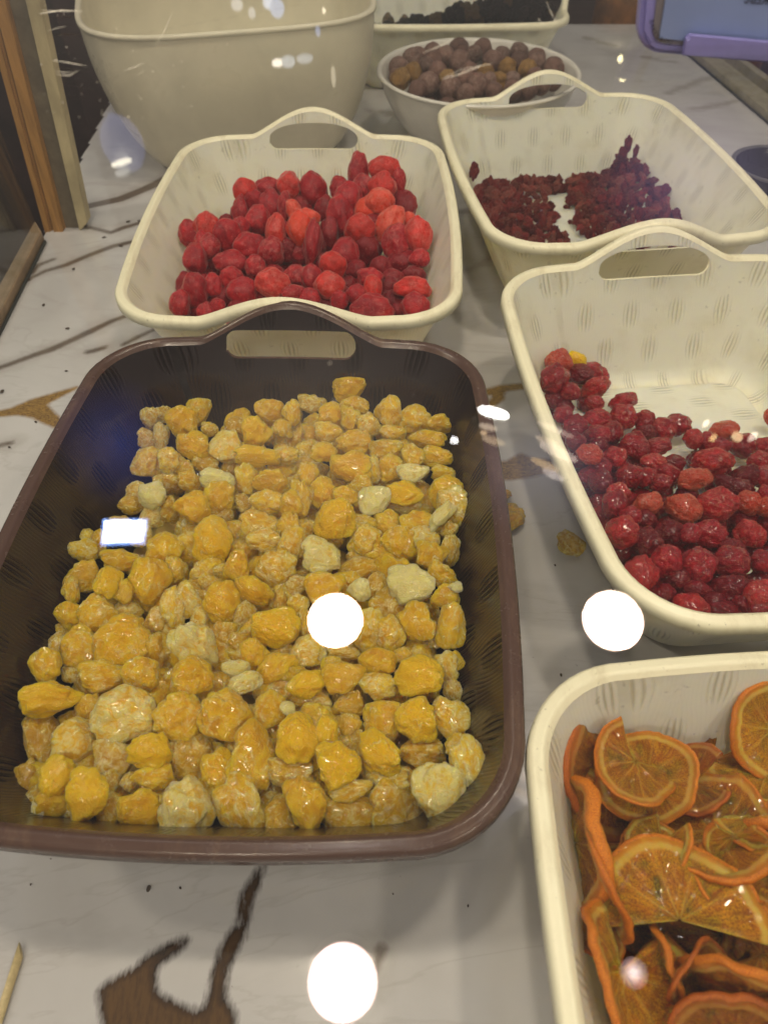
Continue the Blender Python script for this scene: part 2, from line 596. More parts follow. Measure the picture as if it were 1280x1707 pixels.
link('panel_face', mesh('panel_face', quad_on([(175, 868), (243, 868), (238, 902), (172, 905)], 1.75, p), [(0, 1, 2, 3)], [M_screen], False), root)
link('panel_edge', mesh('panel_edge', quad_on([(170, 864), (247, 863), (242, 907), (166, 910)], 1.75, p, 0.004), [(0, 1, 2, 3)], [M_screen_edge], False), root)

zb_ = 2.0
# big dim glow discs added to lay a soft veil on the glass
for px, py, rx, ry, col, L, lb in ((1150, 300, 190, 150, (0.62, 0.52, 0.95), 0.9, 'added lilac glow disc laying a faint veil over the cranberry basket'),
                                   (200, 740, 110, 120, (0.25, 0.32, 1.0), 0.9, 'added blue glow disc laying a faint veil on the dark side wall of the brown basket'),
                                   (900, 780, 150, 130, (0.80, 0.78, 1.0), 1.0, 'added white glow disc laying a veil between the brown and the cherry baskets'),
                                   (520, 720, 330, 230, (1.0, 0.86, 0.72), 0.65, 'wide added warm glow disc laying a veil over the back of the yellow fruit'),
                                   (430, 60, 330, 120, (0.95, 0.95, 0.70), 0.35, 'added greenish glow disc laying a veil over the tall bowl')):
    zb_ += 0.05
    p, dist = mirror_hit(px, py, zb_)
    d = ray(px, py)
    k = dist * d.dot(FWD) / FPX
    o = link('veil_disc', disc_mesh('veil_disc', rx * k, fade_emit('veil_disc_glow', col, L, 1.3), 48, ry * k), label=lb, cat='lamp', loc=p)
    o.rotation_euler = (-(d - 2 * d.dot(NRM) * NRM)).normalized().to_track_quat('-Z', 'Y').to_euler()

# clusters of small warm lamps further along the shop
G_LAMPS = 'small shop lamps mirrored in the glass'


def bulb_mesh(rx, ry):
    bm = bmesh.new()
    bmesh.ops.create_uvsphere(bm, u_segments=16, v_segments=10, radius=1)
    bmesh.ops.scale(bm, vec=(rx, ry, min(rx, ry) * 0.6), verts=bm.verts)
    return bm


emat = {}
for (px, py, rx, ry, col, L, lab) in [
    (822, 688, 27, 9, (1, 0.97, 0.94), 26, 'long white shop lamp mirrored beside the brown basket rim'),
    (757, 734, 7, 6, (1, 0.95, 0.9), 14, None),
    (813, 712, 16, 5, (1, 0.8, 0.6), 3.2, None),
    (822, 735, 20, 6, (1, 0.75, 0.5), 2.6, None),
    (806, 722, 6, 4, (1, 0.7, 0.4), 4, None),
    (925, 716, 34, 5, (1, 0.80, 0.70), 2.2, None),
    (912, 736, 22, 6, (1, 0.78, 0.62), 2.6, None),
    (930, 754, 34, 9, (1, 0.82, 0.72), 3.4, None),
    (908, 775, 26, 6, (1, 0.72, 0.48), 3.2, None),
    (922, 792, 20, 6, (1, 0.86, 0.84), 3.2, None),
    (1176, 706, 4, 7, (1, 0.85, 0.7), 7, None),
    (1188, 730, 5, 7, (1, 0.7, 0.3), 6, None),
    (1228, 728, 9, 8, (1, 0.75, 0.4), 6, None),
    (1254, 728, 5, 9, (1, 0.85, 0.7), 6, None),
    (1034, 98, 5, 5, (1, 0.85, 0.45), 9, None),
    (1040, 115, 4, 9, (1, 0.85, 0.45), 4, None),
    (1037, 132, 5, 6, (1, 0.85, 0.45), 10, None),
    (463, 105, 10, 6, (1, 0.93, 0.8), 4.5, None),
    (480, 103, 12, 9, (0.85, 0.92, 1), 1.6, None),
    (508, 98, 14, 7, (0.85, 0.92, 1), 1.3, None),
    (556, 128, 4, 16, (1, 0.88, 0.65), 1.5, None),
    (540, 18, 3, 4, (1, 0.88, 0.65), 3.5, None),
    (462, 14, 12, 14, (0.45, 0.62, 1), 1.6, None),
    (448, 4, 10, 10, (0.7, 0.8, 1), 1.9, None),
    (395, 8, 10, 9, (0.9, 0.9, 0.9), 1.2, None),
    (420, 22, 6, 8, (0.9, 0.9, 0.9), 1.2, None),
    (530, 52, 4, 8, (0.5, 0.6, 0.9), 1.5, None),
    (203, 271, 18, 5, (1, 0.92, 0.75), 6.0, None),
    (205, 287, 13, 6, (0.9, 0.9, 0.85), 1.6, None),
    (205, 240, 34, 44, (0.30, 0.36, 0.75), 0.85, None),
    (190, 205, 10, 16, (0.30, 0.36, 0.75), 0.65, None),
]:
    p, dist = mirror_hit(px, py, 1.70)
    d = ray(px, py)
    k = dist * d.dot(FWD) / FPX
    key = (col, L)
    if key not in emat:
        emat[key] = emit('small_lamp_glow', col + (1,), L)
    bm = bulb_mesh(rx * k, ry * k)
    # face the mirror so that the lamp keeps its shape
    o = link('shop_lamp', bm_mesh(bm, 'shop_lamp', [emat[key]], True), cat='lamp', loc=p, group=None if lab else G_LAMPS,
             label=lab or 'small glowing shop lamp seen only as a reflection in the glass')
    q = (p - mirror_hit(px, py, 1.70)[0])
    rdir = (d - 2 * d.dot(NRM) * NRM).normalized()
    o.rotation_euler = rdir.to_track_quat('Z', 'Y').to_euler()

# ------------------------------------------------------------------ marble counter
VEIN_BROWN = [
    [(168, 1652), (182, 1640), (205, 1628), (232, 1613), (240, 1602), (262, 1588), (288, 1574), (310, 1567), (302, 1580), (286, 1592), (268, 1602), (257, 1616),
     (257, 1650), (264, 1662), (300, 1680), (325, 1692), (342, 1686), (352, 1660), (357, 1625), (366, 1596), (382, 1560), (400, 1545), (400, 1512),
     (408, 1490), (420, 1468), (439, 1443), (428, 1478), (418, 1500), (412, 1535), (404, 1560), (392, 1585), (378, 1612), (374, 1640), (372, 1665), (388, 1690), (392, 1740), (180, 1740), (172, 1690)],
]
VEIN_GOLD = [
    [(-10, 689), (20, 682), (52, 668), (90, 657), (128, 646), (98, 662), (74, 674), (90, 690), (106, 706), (98, 713), (78, 705), (55, 694), (30, 690), (-10, 694)],
    [(806, 652), (835, 644), (880, 640), (882, 646), (845, 650), (836, 655), (838, 664), (824, 676), (808, 679), (822, 664), (822, 657), (806, 657)],
    [(812, 774), (845, 771), (868, 758), (882, 764), (910, 768), (945, 771), (930, 782), (890, 792), (850, 798), (812, 797)],
]
# dark hair veins: polyline with widths in pixels
VEIN_THIN = [
    [(-20, 620, 3), (20, 606, 4), (60, 591, 5), (85, 583, 7), (120, 567, 6), (150, 553, 7), (185, 536, 4), (225, 521, 3), (260, 508, 3)],
    [(146, 587, 4), (160, 584, 5), (175, 579, 3)],
    [(40, 470, 1), (75, 452, 3), (110, 442, 5), (150, 425, 5), (190, 410, 6), (235, 400, 4), (270, 392, 2)],
    [(55, 455, 3), (62, 443, 3), (90, 432, 2)],
    [(135, 375, 2), (185, 388, 3), (205, 380, 6), (245, 368, 3), (300, 350, 3)],
    [(120, 352, 4), (150, 343, 12), (200, 332, 13), (235, 318, 12), (262, 306, 14), (285, 292, 10), (340, 275, 6)],
    [(205, 575, 1), (230, 562, 3), (260, 548, 1)],
    [(610, 1640, 2), (622, 1610, 5), (636, 1583, 3)],
    [(-60, 760, 3), (-10, 745, 2), (20, 738, 1)],
]
VEIN_FAINT = [
    [(975, 62, 3), (1000, 70, 6), (1022, 76, 3)],
    [(1075, 95, 3), (1100, 101, 4), (1125, 104, 2)],
    [(1112, 155, 2), (1140, 145, 4), (1185, 128, 4), (1230, 118, 2)],
    [(1155, 182, 1), (1190, 176, 4), (1225, 168, 3)],
    [(760, 355, 2), (780, 352, 3), (800, 347, 2)],
    [(780, 450, 2), (800, 440, 3), (820, 425, 2)],
    [(700, 200, 6), (660, 190, 8), (620, 185, 6)],
]
WX0, WX1, WY0, WY1 = -0.455, 0.585, -0.34, 1.60
NX, NY = 300, 560
gx = np.linspace(WX0, WX1, NX)
gy = np.linspace(WY0, WY1, NY)
GX, GY = np.meshgrid(gx, gy)
PX, PY = GX.ravel(), GY.ravel()


def seg_dist(ax, ay, bx, by):
    dx, dy = bx - ax, by - ay
    t_ = np.clip(((PX - ax) * dx + (PY - ay) * dy) / (dx * dx + dy * dy + 1e-12), 0, 1)
    return np.hypot(PX - ax - t_ * dx, PY - ay - t_ * dy), t_


def poly_sdf(poly):
    w_ = [at(x, y) for x, y in poly]
    d = np.full(PX.shape, 9.0)
    ins = np.zeros(PX.shape, bool)
    for i in range(len(w_)):
        a, b = w_[i], w_[(i + 1) % len(w_)]
        dd, _ = seg_dist(a.x, a.y, b.x, b.y)
        d = np.minimum(d, dd)
        c = ((a.y > PY) != (b.y > PY)) & (PX < (b.x - a.x) * (PY - a.y) / (b.y - a.y + 1e-12) + a.x)
        ins ^= c
    return np.where(ins, -d, d)


def line_sdf(pl):
    d = np.full(PX.shape, 9.0)
    for (x0, y0, w0), (x1, y1, w1) in zip(pl[:-1], pl[1:]):
        a, b = at(x0, y0), at(x1, y1)
        ka = (a - CAM).length / FPX
        kb = (b - CAM).length / FPX
        dd, t_ = seg_dist(a.x, a.y, b.x, b.y)
        d = np.minimum(d, dd - 0.5 * (w0 * ka * (1 - t_) + w1 * kb * t_))
    return d


sd_b = np.minimum.reduce([poly_sdf(p_) for p_ in VEIN_BROWN])
sd_g = np.minimum.reduce([poly_sdf(p_) for p_ in VEIN_GOLD])
sd_t = np.minimum.reduce([line_sdf(p_) for p_ in VEIN_THIN])
sd_f = np.minimum.reduce([line_sdf(p_) for p_ in VEIN_FAINT])
verts = np.stack([PX, PY, np.zeros_like(PX)], 1)
idx = np.arange(NX * NY).reshape(NY, NX)
faces = np.stack([idx[:-1, :-1].ravel(), idx[:-1, 1:].ravel(), idx[1:, 1:].ravel(), idx[1:, :-1].ravel()], 1).tolist()


def marble_mat():
    t = NT('veined_marble')
    ob = coords(t, 'Object')

    def attr(nm):
        a = t.new('ShaderNodeAttribute')
        a.attribute_name = nm
        return a.outputs['Fac']
    fine = t.math('SUBTRACT', t.noise(ob, 260, 5, 0.7), 0.5)
    big = t.noise(ob, 5, 5, 0.6, 0.6)
    base = t.mix(t.ramp(big, 0.35, 0.7), (0.60, 0.59, 0.595, 1), (0.47, 0.455, 0.455, 1))
    # soft grey clouds beside the veins
    wv = t.new('ShaderNodeMapping')
    t.lk(ob, wv.inputs[0])
    wv.inputs['Rotation'].default_value = (0, 0, R_(-25))
    wv.inputs['Scale'].default_value = (1.0, 3.2, 1)
    cl = t.ramp(t.noise(wv.outputs[0], 4.0, 7, 0.62, 1.1), 0.55, 0.72)
    base = t.mix(t.math('MULTIPLY', cl, 0.45), base, (0.33, 0.31, 0.30, 1))
    # own faint hair veins
    hv = t.math('ABSOLUTE', t.math('SUBTRACT', t.noise(wv.outputs[0], 2.4, 6, 0.55, 1.6), 0.5))
    hl = t.ramp(hv, 0.0, 0.010, (1, 1, 1, 1), (0, 0, 0, 1))
    base = t.mix(t.math('MULTIPLY', hl, 0.16), base, (0.26, 0.22, 0.19, 1))
    hf = t.ramp(t.math('ADD', attr('sd_faint'), t.math('MULTIPLY', t.math('SUBTRACT', t.noise(ob, 55, 5, 0.6), 0.5), 0.03)), -0.002, 0.010, (1, 1, 1, 1), (0, 0, 0, 1))
    base = t.mix(t.math('MULTIPLY', hf, 0.55), base, (0.27, 0.24, 0.21, 1))
    # soft edges round thin veins
    st_ = attr('sd_thin')
    jt = t.math('ADD', st_, t.math('MULTIPLY', fine, 0.0028))
    halo = t.ramp(t.math('ADD', st_, t.math('MULTIPLY', t.math('SUBTRACT', t.noise(ob, 40, 5, 0.6), 0.5), 0.03)), 0.0, 0.014, (1, 1, 1, 1), (0, 0, 0, 1))
    base = t.mix(t.math('MULTIPLY', halo, 0.45), base, (0.30, 0.27, 0.24, 1))
    line = t.ramp(jt, 0.0, 0.0012, (1, 1, 1, 1), (0, 0, 0, 1))
    lc = t.mix(t.noise(ob, 60, 3), (0.05, 0.035, 0.028, 1), (0.17, 0.12, 0.08, 1))
    col = t.mix(t.math('MULTIPLY', line, 0.9), base, lc)
    # gold patches with a combed texture
    gm = t.new('ShaderNodeMapping')
    t.lk(ob, gm.inputs[0])
    gm.inputs['Scale'].default_value = (1, 3.0, 1)
    comb_ = t.noise(gm.outputs[0], 330, 4, 0.6, 1.5)
    gc = t.mix(t.ramp(comb_, 0.4, 0.62), (0.36, 0.21, 0.045, 1), (0.10, 0.055, 0.02, 1))
    g = t.ramp(t.math('ADD', attr('sd_gold'), t.math('MULTIPLY', fine, 0.003)), 0.0, 0.0010, (1, 1, 1, 1), (0, 0, 0, 1))
    col = t.mix(g, col, gc)
    # brown patches, brushed out at the tips
    bm2 = t.new('ShaderNodeMapping')
    t.lk(ob, bm2.inputs[0])
    bm2.inputs['Rotation'].default_value = (0, 0, R_(20))
    bm2.inputs['Scale'].default_value = (4.5, 1.0, 1)
    brush = t.noise(bm2.outputs[0], 110, 5, 0.7)
    sb = attr('sd_brown')
    jb = t.math('ADD', sb, t.math('MULTIPLY', t.math('SUBTRACT', brush, 0.44), 0.0062))
    b_ = t.ramp(jb, 0.0, 0.0005, (1, 1, 1, 1), (0, 0, 0, 1))
    sy = t.new('ShaderNodeSeparateXYZ')
    t.lk(ob, sy.inputs[0])
    deep = t.ramp(t.math('ADD', sb, t.math('MULTIPLY', t.noise(ob, 60, 4), 0.006)), -0.0075, -0.0005, (0.105, 0.055, 0.019, 1), (0.020, 0.010, 0.006, 1))
    deep = t.mix(t.math('MULTIPLY', t.ramp(brush, 0.45, 0.62), 0.55), deep, (0.045, 0.024, 0.013, 1))
    col = t.mix(b_, col, deep)
    sp = t.ramp(t.noise(ob, 300, 2, 0.5), 0.74, 0.765)
    sp = t.math('MULTIPLY', sp, t.ramp(t.noise(ob, 14, 2), 0.50, 0.62))
    col = t.mix(t.math('MULTIPLY', sp, 0.7), col, (0.09, 0.06, 0.05, 1))
    t.set(Base_Color=col, Roughness=t.math('ADD', t.math('MULTIPLY', t.noise(ob, 12, 5, 0.6), 0.10), 0.03), Specular_IOR_Level=0.6,
          Normal=t.bump(t.noise(ob, 5, 3), 0.03, 0.01), Coat_Weight=0.5, Coat_Roughness=0.02)
    return t.m


M_marble = marble_mat()
LA, LB = at(75, 400), at(0, 552)      # the left end of the counter
LD = (LB - LA).normalized()


def left_x(y):
    return LA.x + (y - LA.y) * LD.x / LD.y - 0.006


faces = [f for f in faces if min(verts[i][0] for i in f) > left_x(verts[f[0]][1])]
me = mesh('marble_counter', verts, faces, [M_marble], False)
for nm, arr in (('sd_brown', sd_b), ('sd_gold', sd_g), ('sd_thin', sd_t), ('sd_faint', sd_f)):
    a_ = me.attributes.new(nm, 'FLOAT', 'POINT')
    a_.data.foreach_set('value', arr.astype(np.float32))
counter = link('marble_counter', me, label='glossy white marble counter with brown and gold veins', kind='structure', cat='counter')
bm = bmesh.new()
sv = [bm.verts.new((x, y, z)) for z in (-0.004, -0.034) for x, y in ((left_x(WY0), WY0), (WX1, WY0), (WX1, WY1), (left_x(WY1), WY1))]
for q in ((0, 1, 2, 3), (7, 6, 5, 4), (0, 4, 5, 1), (1, 5, 6, 2), (2, 6, 7, 3), (3, 7, 4, 0)):
    bm.faces.new([sv[i] for i in q])
link('counter_slab', bm_mesh(bm, 'counter_slab', [M_marble]), counter)

v = [(-6, -5, -0.9), (6, -5, -0.9), (6, 7, -0.9), (-6, 7, -0.9)]
link('floor', mesh('floor', v, [(0, 1, 2, 3)], [M_floor], False), label='dark shop floor far below the counter', kind='structure')

# ------------------------------------------------------------------ baskets
TW, TL, TH, FL = 0.2780, 0.360, 0.097, 0.037   # outer rim width, length, height, flare per side
LIP = 0.0085


SLOT_A = 0.0475     # half width of the hand slot
HUMP = 0.0660       # half width of the raised handle
HUMP_H = 0.0235


def hump(x):
    ax = abs(x)
    if ax >= HUMP:
        return 0.0
    t_ = 1 - ax / HUMP
    sm = t_ * t_ * (3 - 2 * t_)
    return HUMP_H * (sm ** 0.68)


def slot(x, flat=False):
    """lower and upper edge heights of the slot relative to the plain rim, or None"""
    ax = abs(x)
    if ax >= SLOT_A:
        return None
    rc = 0.009
    lo = -0.0125
    if ax > SLOT_A - rc:
        q = (ax - (SLOT_A - rc)) / rc
        lo = lo + rc * (1 - math.sqrt(max(0, 1 - q * q)))
    hi = -0.0035 + (HUMP_H - 0.0095) * math.sqrt(max(0.0, 1 - (ax / SLOT_A) ** 2.4))
    if flat:
        hi = 0.0065
        if ax > SLOT_A - rc:
            q = (ax - (SLOT_A - rc)) / rc
            hi -= rc * (1 - math.sqrt(max(0, 1 - q * q)))
    if hi < lo:
        m_ = (lo + hi) / 2
        lo = hi = m_
    return lo, hi


def make_basket(name, mats, label, cx, cy, rot, ears='BF', flat=False, TW=TW, TL=TL - 0.006, TH=TH, base_z=0.0005):
    hx, hy = TW / 2 - LIP, TL / 2 - LIP      # wall's top inner outline
    rt, rb = 0.047, 0.030
    bx, by = hx - FL, hy - FL
    # horizontal outline samples: kind, value
    xs_slot = [SLOT_A * math.sin(q) for q in np.linspace(-math.pi / 2, math.pi / 2, 31)]
    xs_h = [HUMP * q for q in np.linspace(-1, 1, 29)]
    xs = sorted(set([round(v_, 6) for v_ in xs_slot + xs_h if True]))
    # thin out near-duplicates
    xx = [xs[0]]
    for v_ in xs[1:]:
        if v_ - xx[-1] > 0.0007 or abs(abs(v_) - SLOT_A) < 1e-5:
            xx.append(v_)
    xs = xx
    xe = hx - rt
    xs = [-xe + (xs[0] + xe) * q for q in np.linspace(0, 1, 5)[:-1]] + xs + [xs[-1] + (xe - xs[-1]) * q for q in np.linspace(0, 1, 5)[1:]]
    ye = hy - rt
    ys = list(np.linspace(-ye, ye, 33))
    NA = 12
    cols = []     # (side code, param)
    for x in xs:
        cols.append(('B', x))
    for k in range(1, NA):
        cols.append(('a', (math.pi / 2 - k / NA * math.pi / 2, 1, 1)))
    for y in reversed(ys):
        cols.append(('R', y))
    for k in range(1, NA):
        cols.append(('a', (-k / NA * math.pi / 2, 1, -1)))
    for x in reversed(xs):
        cols.append(('F', x))
    for k in range(1, NA):
        cols.append(('a', (-math.pi / 2 - k / NA * math.pi / 2, -1, -1)))
    for y in ys:
        cols.append(('L', y))
    for k in range(1, NA):
        cols.append(('a', (math.pi - k / NA * math.pi / 2, -1, 1)))

    def pos(c, z, off):
        """point on the wall at height z, moved outwards by off (wall inner face = 0)"""
        t_ = z / TH
        e = max(0.0, min(1.0, (z - 0.0) / TH))
        lean = t_ if t_ > 0 else 0
        hxx = bx + (hx - bx) * lean
        hyy = by + (hy - by) * lean
        r = rb + (rt - rb) * e
        bowx = 0.0035 * e + 0.0015
        bowy = 0.0025 * e + 0.001
        k, s = c
        if k in 'BF':
            sg = 1 if k == 'B' else -1
            # the straight part scales slightly with height; near the handle keep x fixed
            sc_ = (hxx - r) / (hx - rt)
            f_ = max(0.0, (abs(s) - HUMP) / (hx - rt - HUMP)) if abs(s) > HUMP else 0.0
            x = s * (1 + (sc_ - 1) * (f_ if f_ else 0.0)) if abs(s) > HUMP else s
            if abs(s) > HUMP:
                x = math.copysign(HUMP * min(1, sc_ if sc_ < HUMP / (hx - rt) else 1) + (abs(s) - HUMP) * ((hxx - r - HUMP) / (hx - rt - HUMP)), s)
            if hxx - r < HUMP:
                x = s * (hxx - r) / (hx - rt)
            bow = bowy * (1 - (x / max(hxx - r, 1e-3)) ** 2)
            return (x, sg * (hyy + off + bow))
        if k in 'RL':
            sg = 1 if k == 'R' else -1
            y = s * (hyy - r) / (hy - rt)
            bow = bowx * (1 - (y / (hyy - r)) ** 2)
            return (sg * (hxx + off + bow), y)
        a_, sxx, syy = s
        return (sxx * (hxx - r) + (r + off) * math.cos(a_), syy * (hyy - r) + (r + off) * math.sin(a_))

    n = len(cols)
    V, UV, F, MI = [], [], [], []
    # arclength for UVs at mid height
    mid = [pos(c, TH * 0.6, 0) for c in cols]
    us = [0.0]
    for i in range(1, n):
        us.append(us[-1] + math.hypot(mid[i][0] - mid[i - 1][0], mid[i][1] - mid[i - 1][1]))
    # centre the pattern on the back side
    ub = us[len(xs) // 2]
    NL, NU = 10, 5
    TK = 0.0022
    rings = []
    first_lo = []
    for ci, c in enumerate(cols):
        x = c[1] if c[0] in 'BF' else 1.0
        hz = hump(x) if c[0] in ears else 0.0
        sl = slot(x, flat) if c[0] in ears else None
        zr = TH + hz
        if sl:
            zlo, zhi = TH + sl[0], TH + sl[1]
        else:
            zlo = zhi = TH - 0.008
        zf = TH * 0.10
        ring = []

        def add(z, off, mat):
            p_ = pos(c, z, off)
            V.append((p_[0], p_[1], z))
            UV.append((us[ci] - ub, z * 1.12))
            ring.append((len(V) - 1, mat))
        # inner side: fillet at the floor
        for q in np.linspace(0, 1, 5)[:-1]:
            ang = q * math.pi / 2
            inset = -0.010 * (1 - math.sin(ang))
            zz = 0.0025 + 0.0105 * (1 - math.cos(ang))
            add(zz, inset, 0)
        for q in np.linspace(0, 1, NL):
            add(0.013 + (zlo - 0.013) * q, 0, 0)
        iu0 = len(ring)
        for q in np.linspace(0, 1, NU):
            add(zhi + (zr - 0.003 - zhi) * q, 0 if hz == 0 else 0.0, 0)
        # rolled rim
        lip = LIP
        for dz, of in ((-0.0012, 0.0004), (0.0, 0.0016), (0.0002, 0.0030), (-0.0006, 0.0042), (-0.0005, 0.0056), (-0.0012, 0.0072), (-0.0030, 0.0083), (-0.0085, 0.0085), (-0.0090, 0.0074), (-0.0050, 0.0066), (-0.0042, TK + 0.0006)):
            zz = zr + dz
            # keep offsets horizontal from the wall at rim height
            p_ = pos(c, zr, of)
            V.append((p_[0], p_[1], zz))
            UV.append((us[ci] - ub, zz * 1.12))
            ring.append((len(V) - 1, 1))
        ou0 = len(ring)
        for q in np.linspace(0, 1, NU):
            add(max(zhi, 0) + (zr - 0.0046 - zhi) * (1 - q), TK, 0)
        ol0 = len(ring)
        for q in np.linspace(0, 1, NL):
            add(0.008 + (zlo - 0.008) * (1 - q), TK, 0)
        add(0.0, TK - 0.004, 0)
        rings.append((ring, sl is not None and zhi - zlo > 1e-6, iu0, ou0, ol0))
    m_ = len(rings[0][0])
    il_end = 4 + NL - 1
    iu0, ou0, ol0 = rings[0][2:5]
    for i in range(n):
        j = (i + 1) % n
        a, b = rings[i], rings[j]
        hole = a[1] or b[1]
        for k in range(m_ - 1):
            if k == il_end or k == ol0 - 1:
                # seam between lower and upper wall, or the slot
                if hole:
                    continue
                # zero-height quad is dropped: welded below
                continue
            q = (a[0][k][0], b[0][k][0], b[0][k + 1][0], a[0][k + 1][0])
            F.append(q)
            MI.append(a[0][k + 1][1] if a[0][k][1] or a[0][k + 1][1] else 0)
        if hole:
            # inner rims of the slot: lower and upper lip between the inner and outer faces
            F.append((a[0][il_end][0], a[0][ol0][0], b[0][ol0][0], b[0][il_end][0]))
            MI.append(1)
            F.append((b[0][iu0][0], b[0][ol0 - 1][0], a[0][ol0 - 1][0], a[0][iu0][0]))
            MI.append(1)
    me = mesh(name, V, F, mats, True, MI, UV)
    bm = bmesh.new()
    bm.from_mesh(me)
    bmesh.ops.remove_doubles(bm, verts=bm.verts, dist=0.00004)
    bmesh.ops.dissolve_degenerate(bm, dist=0.00002, edges=bm.edges)
    bmesh.ops.recalc_face_normals(bm, faces=bm.faces)
    # split the rim off as a part of its own
    bmr = bm.copy()
    bmesh.ops.delete(bmr, geom=[f for f in bmr.faces if f.material_index == 0], context='FACES')
    bmesh.ops.delete(bm, geom=[f for f in bm.faces if f.material_index == 1], context='FACES')
    me_r = bpy.data.meshes.new('rim')
    bmr.to_mesh(me_r)
    bmr.free()
    me_r.materials.append(mats[0])
    me_r.materials.append(mats[1])
    me_w = me
    bm.to_mesh(me_w)
    bm.free()
    for m__ in (me_r, me_w):
        m__.polygons.foreach_set('use_smooth', [True] * len(m__.polygons))
    # floor: rings shrinking to the centre, top and underside
    root = link(name, None, label=label, cat='basket', loc=(cx, cy, base_z), rot=(0, 0, rot))
    link('wall', me_w, root)
    link('rim', me_r, root)
    fv, ff, fuv = [], [], []
    for zz, off, flip in ((0.0025, -0.010, False), (0.0, TK - 0.004, True)):
        st0 = len(fv)
        for g in (1.0, 0.66, 0.33):
            for c in cols:
                p_ = pos(c, zz, off)
                fv.append((p_[0] * g, p_[1] * g, zz))
                fuv.append((p_[1] * g, p_[0] * g * 1.1 + 0.016))
        fv.append((0, 0, zz))
        fuv.append((0, 0.016))
        for g in range(2):
            for i in range(n):
                j = (i + 1) % n
                q = (st0 + g * n + i, st0 + g * n + j, st0 + (g + 1) * n + j, st0 + (g + 1) * n + i)
                ff.append(q if not flip else q[::-1])
        for i in range(n):
            j = (i + 1) % n
            q = (st0 + 2 * n + i, st0 + 2 * n + j, st0 + 3 * n)
            ff.append(q if not flip else q[::-1])
    link('floor_plate', mesh('floor_plate', fv, ff, [mats[0]], True, None, fuv), root)
    return root


B_ = dict(cx=-0.0719, cy=0.2672, rot=R_(-1.35))
S_ = dict(cx=-0.0757, cy=0.6410, rot=R_(0.0))
C_ = dict(cx=0.2427, cy=0.3805, rot=R_(6.1))
D_ = dict(cx=0.2118, cy=0.7590, rot=R_(6.1))
O_ = dict(cx=0.2060, cy=0.0035, rot=R_(2.2))
make_basket('fruit_basket', [M_brown, M_brown_rim], 'dark brown plastic basket heaped with yellow candied fruit', ears='B', flat=True, **B_)
make_basket('fruit_basket', [M_ivory, M_ivory_rim], 'ivory plastic basket full of red sugared strawberries, behind the brown basket', **S_)
make_basket('fruit_basket', [M_ivory, M_ivory_rim], 'ivory plastic basket half full of glossy dark red cherries', **C_)
make_basket('fruit_basket', [M_ivory, M_ivory_rim], 'ivory plastic basket with scattered dark red cranberries and bare floor', **D_)
make_basket('fruit_basket', [M_ivory, M_ivory_rim], 'ivory plastic basket holding dried orange slices at the front corner', ears='-', **O_)
E_ = dict(cx=0.098, cy=1.352, rot=R_(91.8))
make_basket('fruit_basket', [M_ivory, M_ivory_rim], 'ivory plastic basket of blackish dried fruit standing crosswise at the back', **E_)


def to_local(T, p):
    dx, dy = p.x - T['cx'], p.y - T['cy']
    c, s = math.cos(-T['rot']), math.sin(-T['rot'])
    return dx * c - dy * s, dx * s + dy * c


def to_world(T, x, y, z):
    c, s = math.cos(T['rot']), math.sin(T['rot'])
    return Vector((T['cx'] + x * c - y * s, T['cy'] + x * s + y * c, z))


def clamp_in(T, p, r):
    """keep a piece of radius r inside the basket's sloping walls and rounded corners"""
    x, y = to_local(T, p)
    z = max(p.z, r * 0.55 + 0.003)
    if T is B_:
        k, mg = z / TH, r * 0.40
    else:
        k, mg = max(0.0, z - 0.35 * r) / TH, r * 0.95
    hx = TW / 2 - LIP - FL * (1 - k) - mg
    hy = TL / 2 - 0.003 - LIP - FL * (1 - k) - mg
    x = max(-hx, min(hx, x))
    y = max(-hy, min(hy, y))
    rc = 0.034
    ax, ay = abs(x) - (hx - rc), abs(y) - (hy - rc)
    if ax > 0 and ay > 0:
        l = math.hypot(ax, ay)
        if l > rc:
            ax, ay = ax * rc / l, ay * rc / l
            x = math.copysign(hx - rc + ax, x)
            y = math.copysign(hy - rc + ay, y)
    return to_world(T, x, y, z)


# ------------------------------------------------------------------ fruit shapes
def ico(sub):
    bm = bmesh.new()
    bmesh.ops.create_icosphere(bm, subdivisions=sub, radius=1.0)
    v = np.array([q.co[:] for q in bm.verts])
    f = [tuple(x.index for x in fc.verts) for fc in bm.faces]
    bm.free()
    return v, f


ICO4, F4 = ico(5)
ICO3, F3 = ico(4)
ICO2, F2 = ico(3)


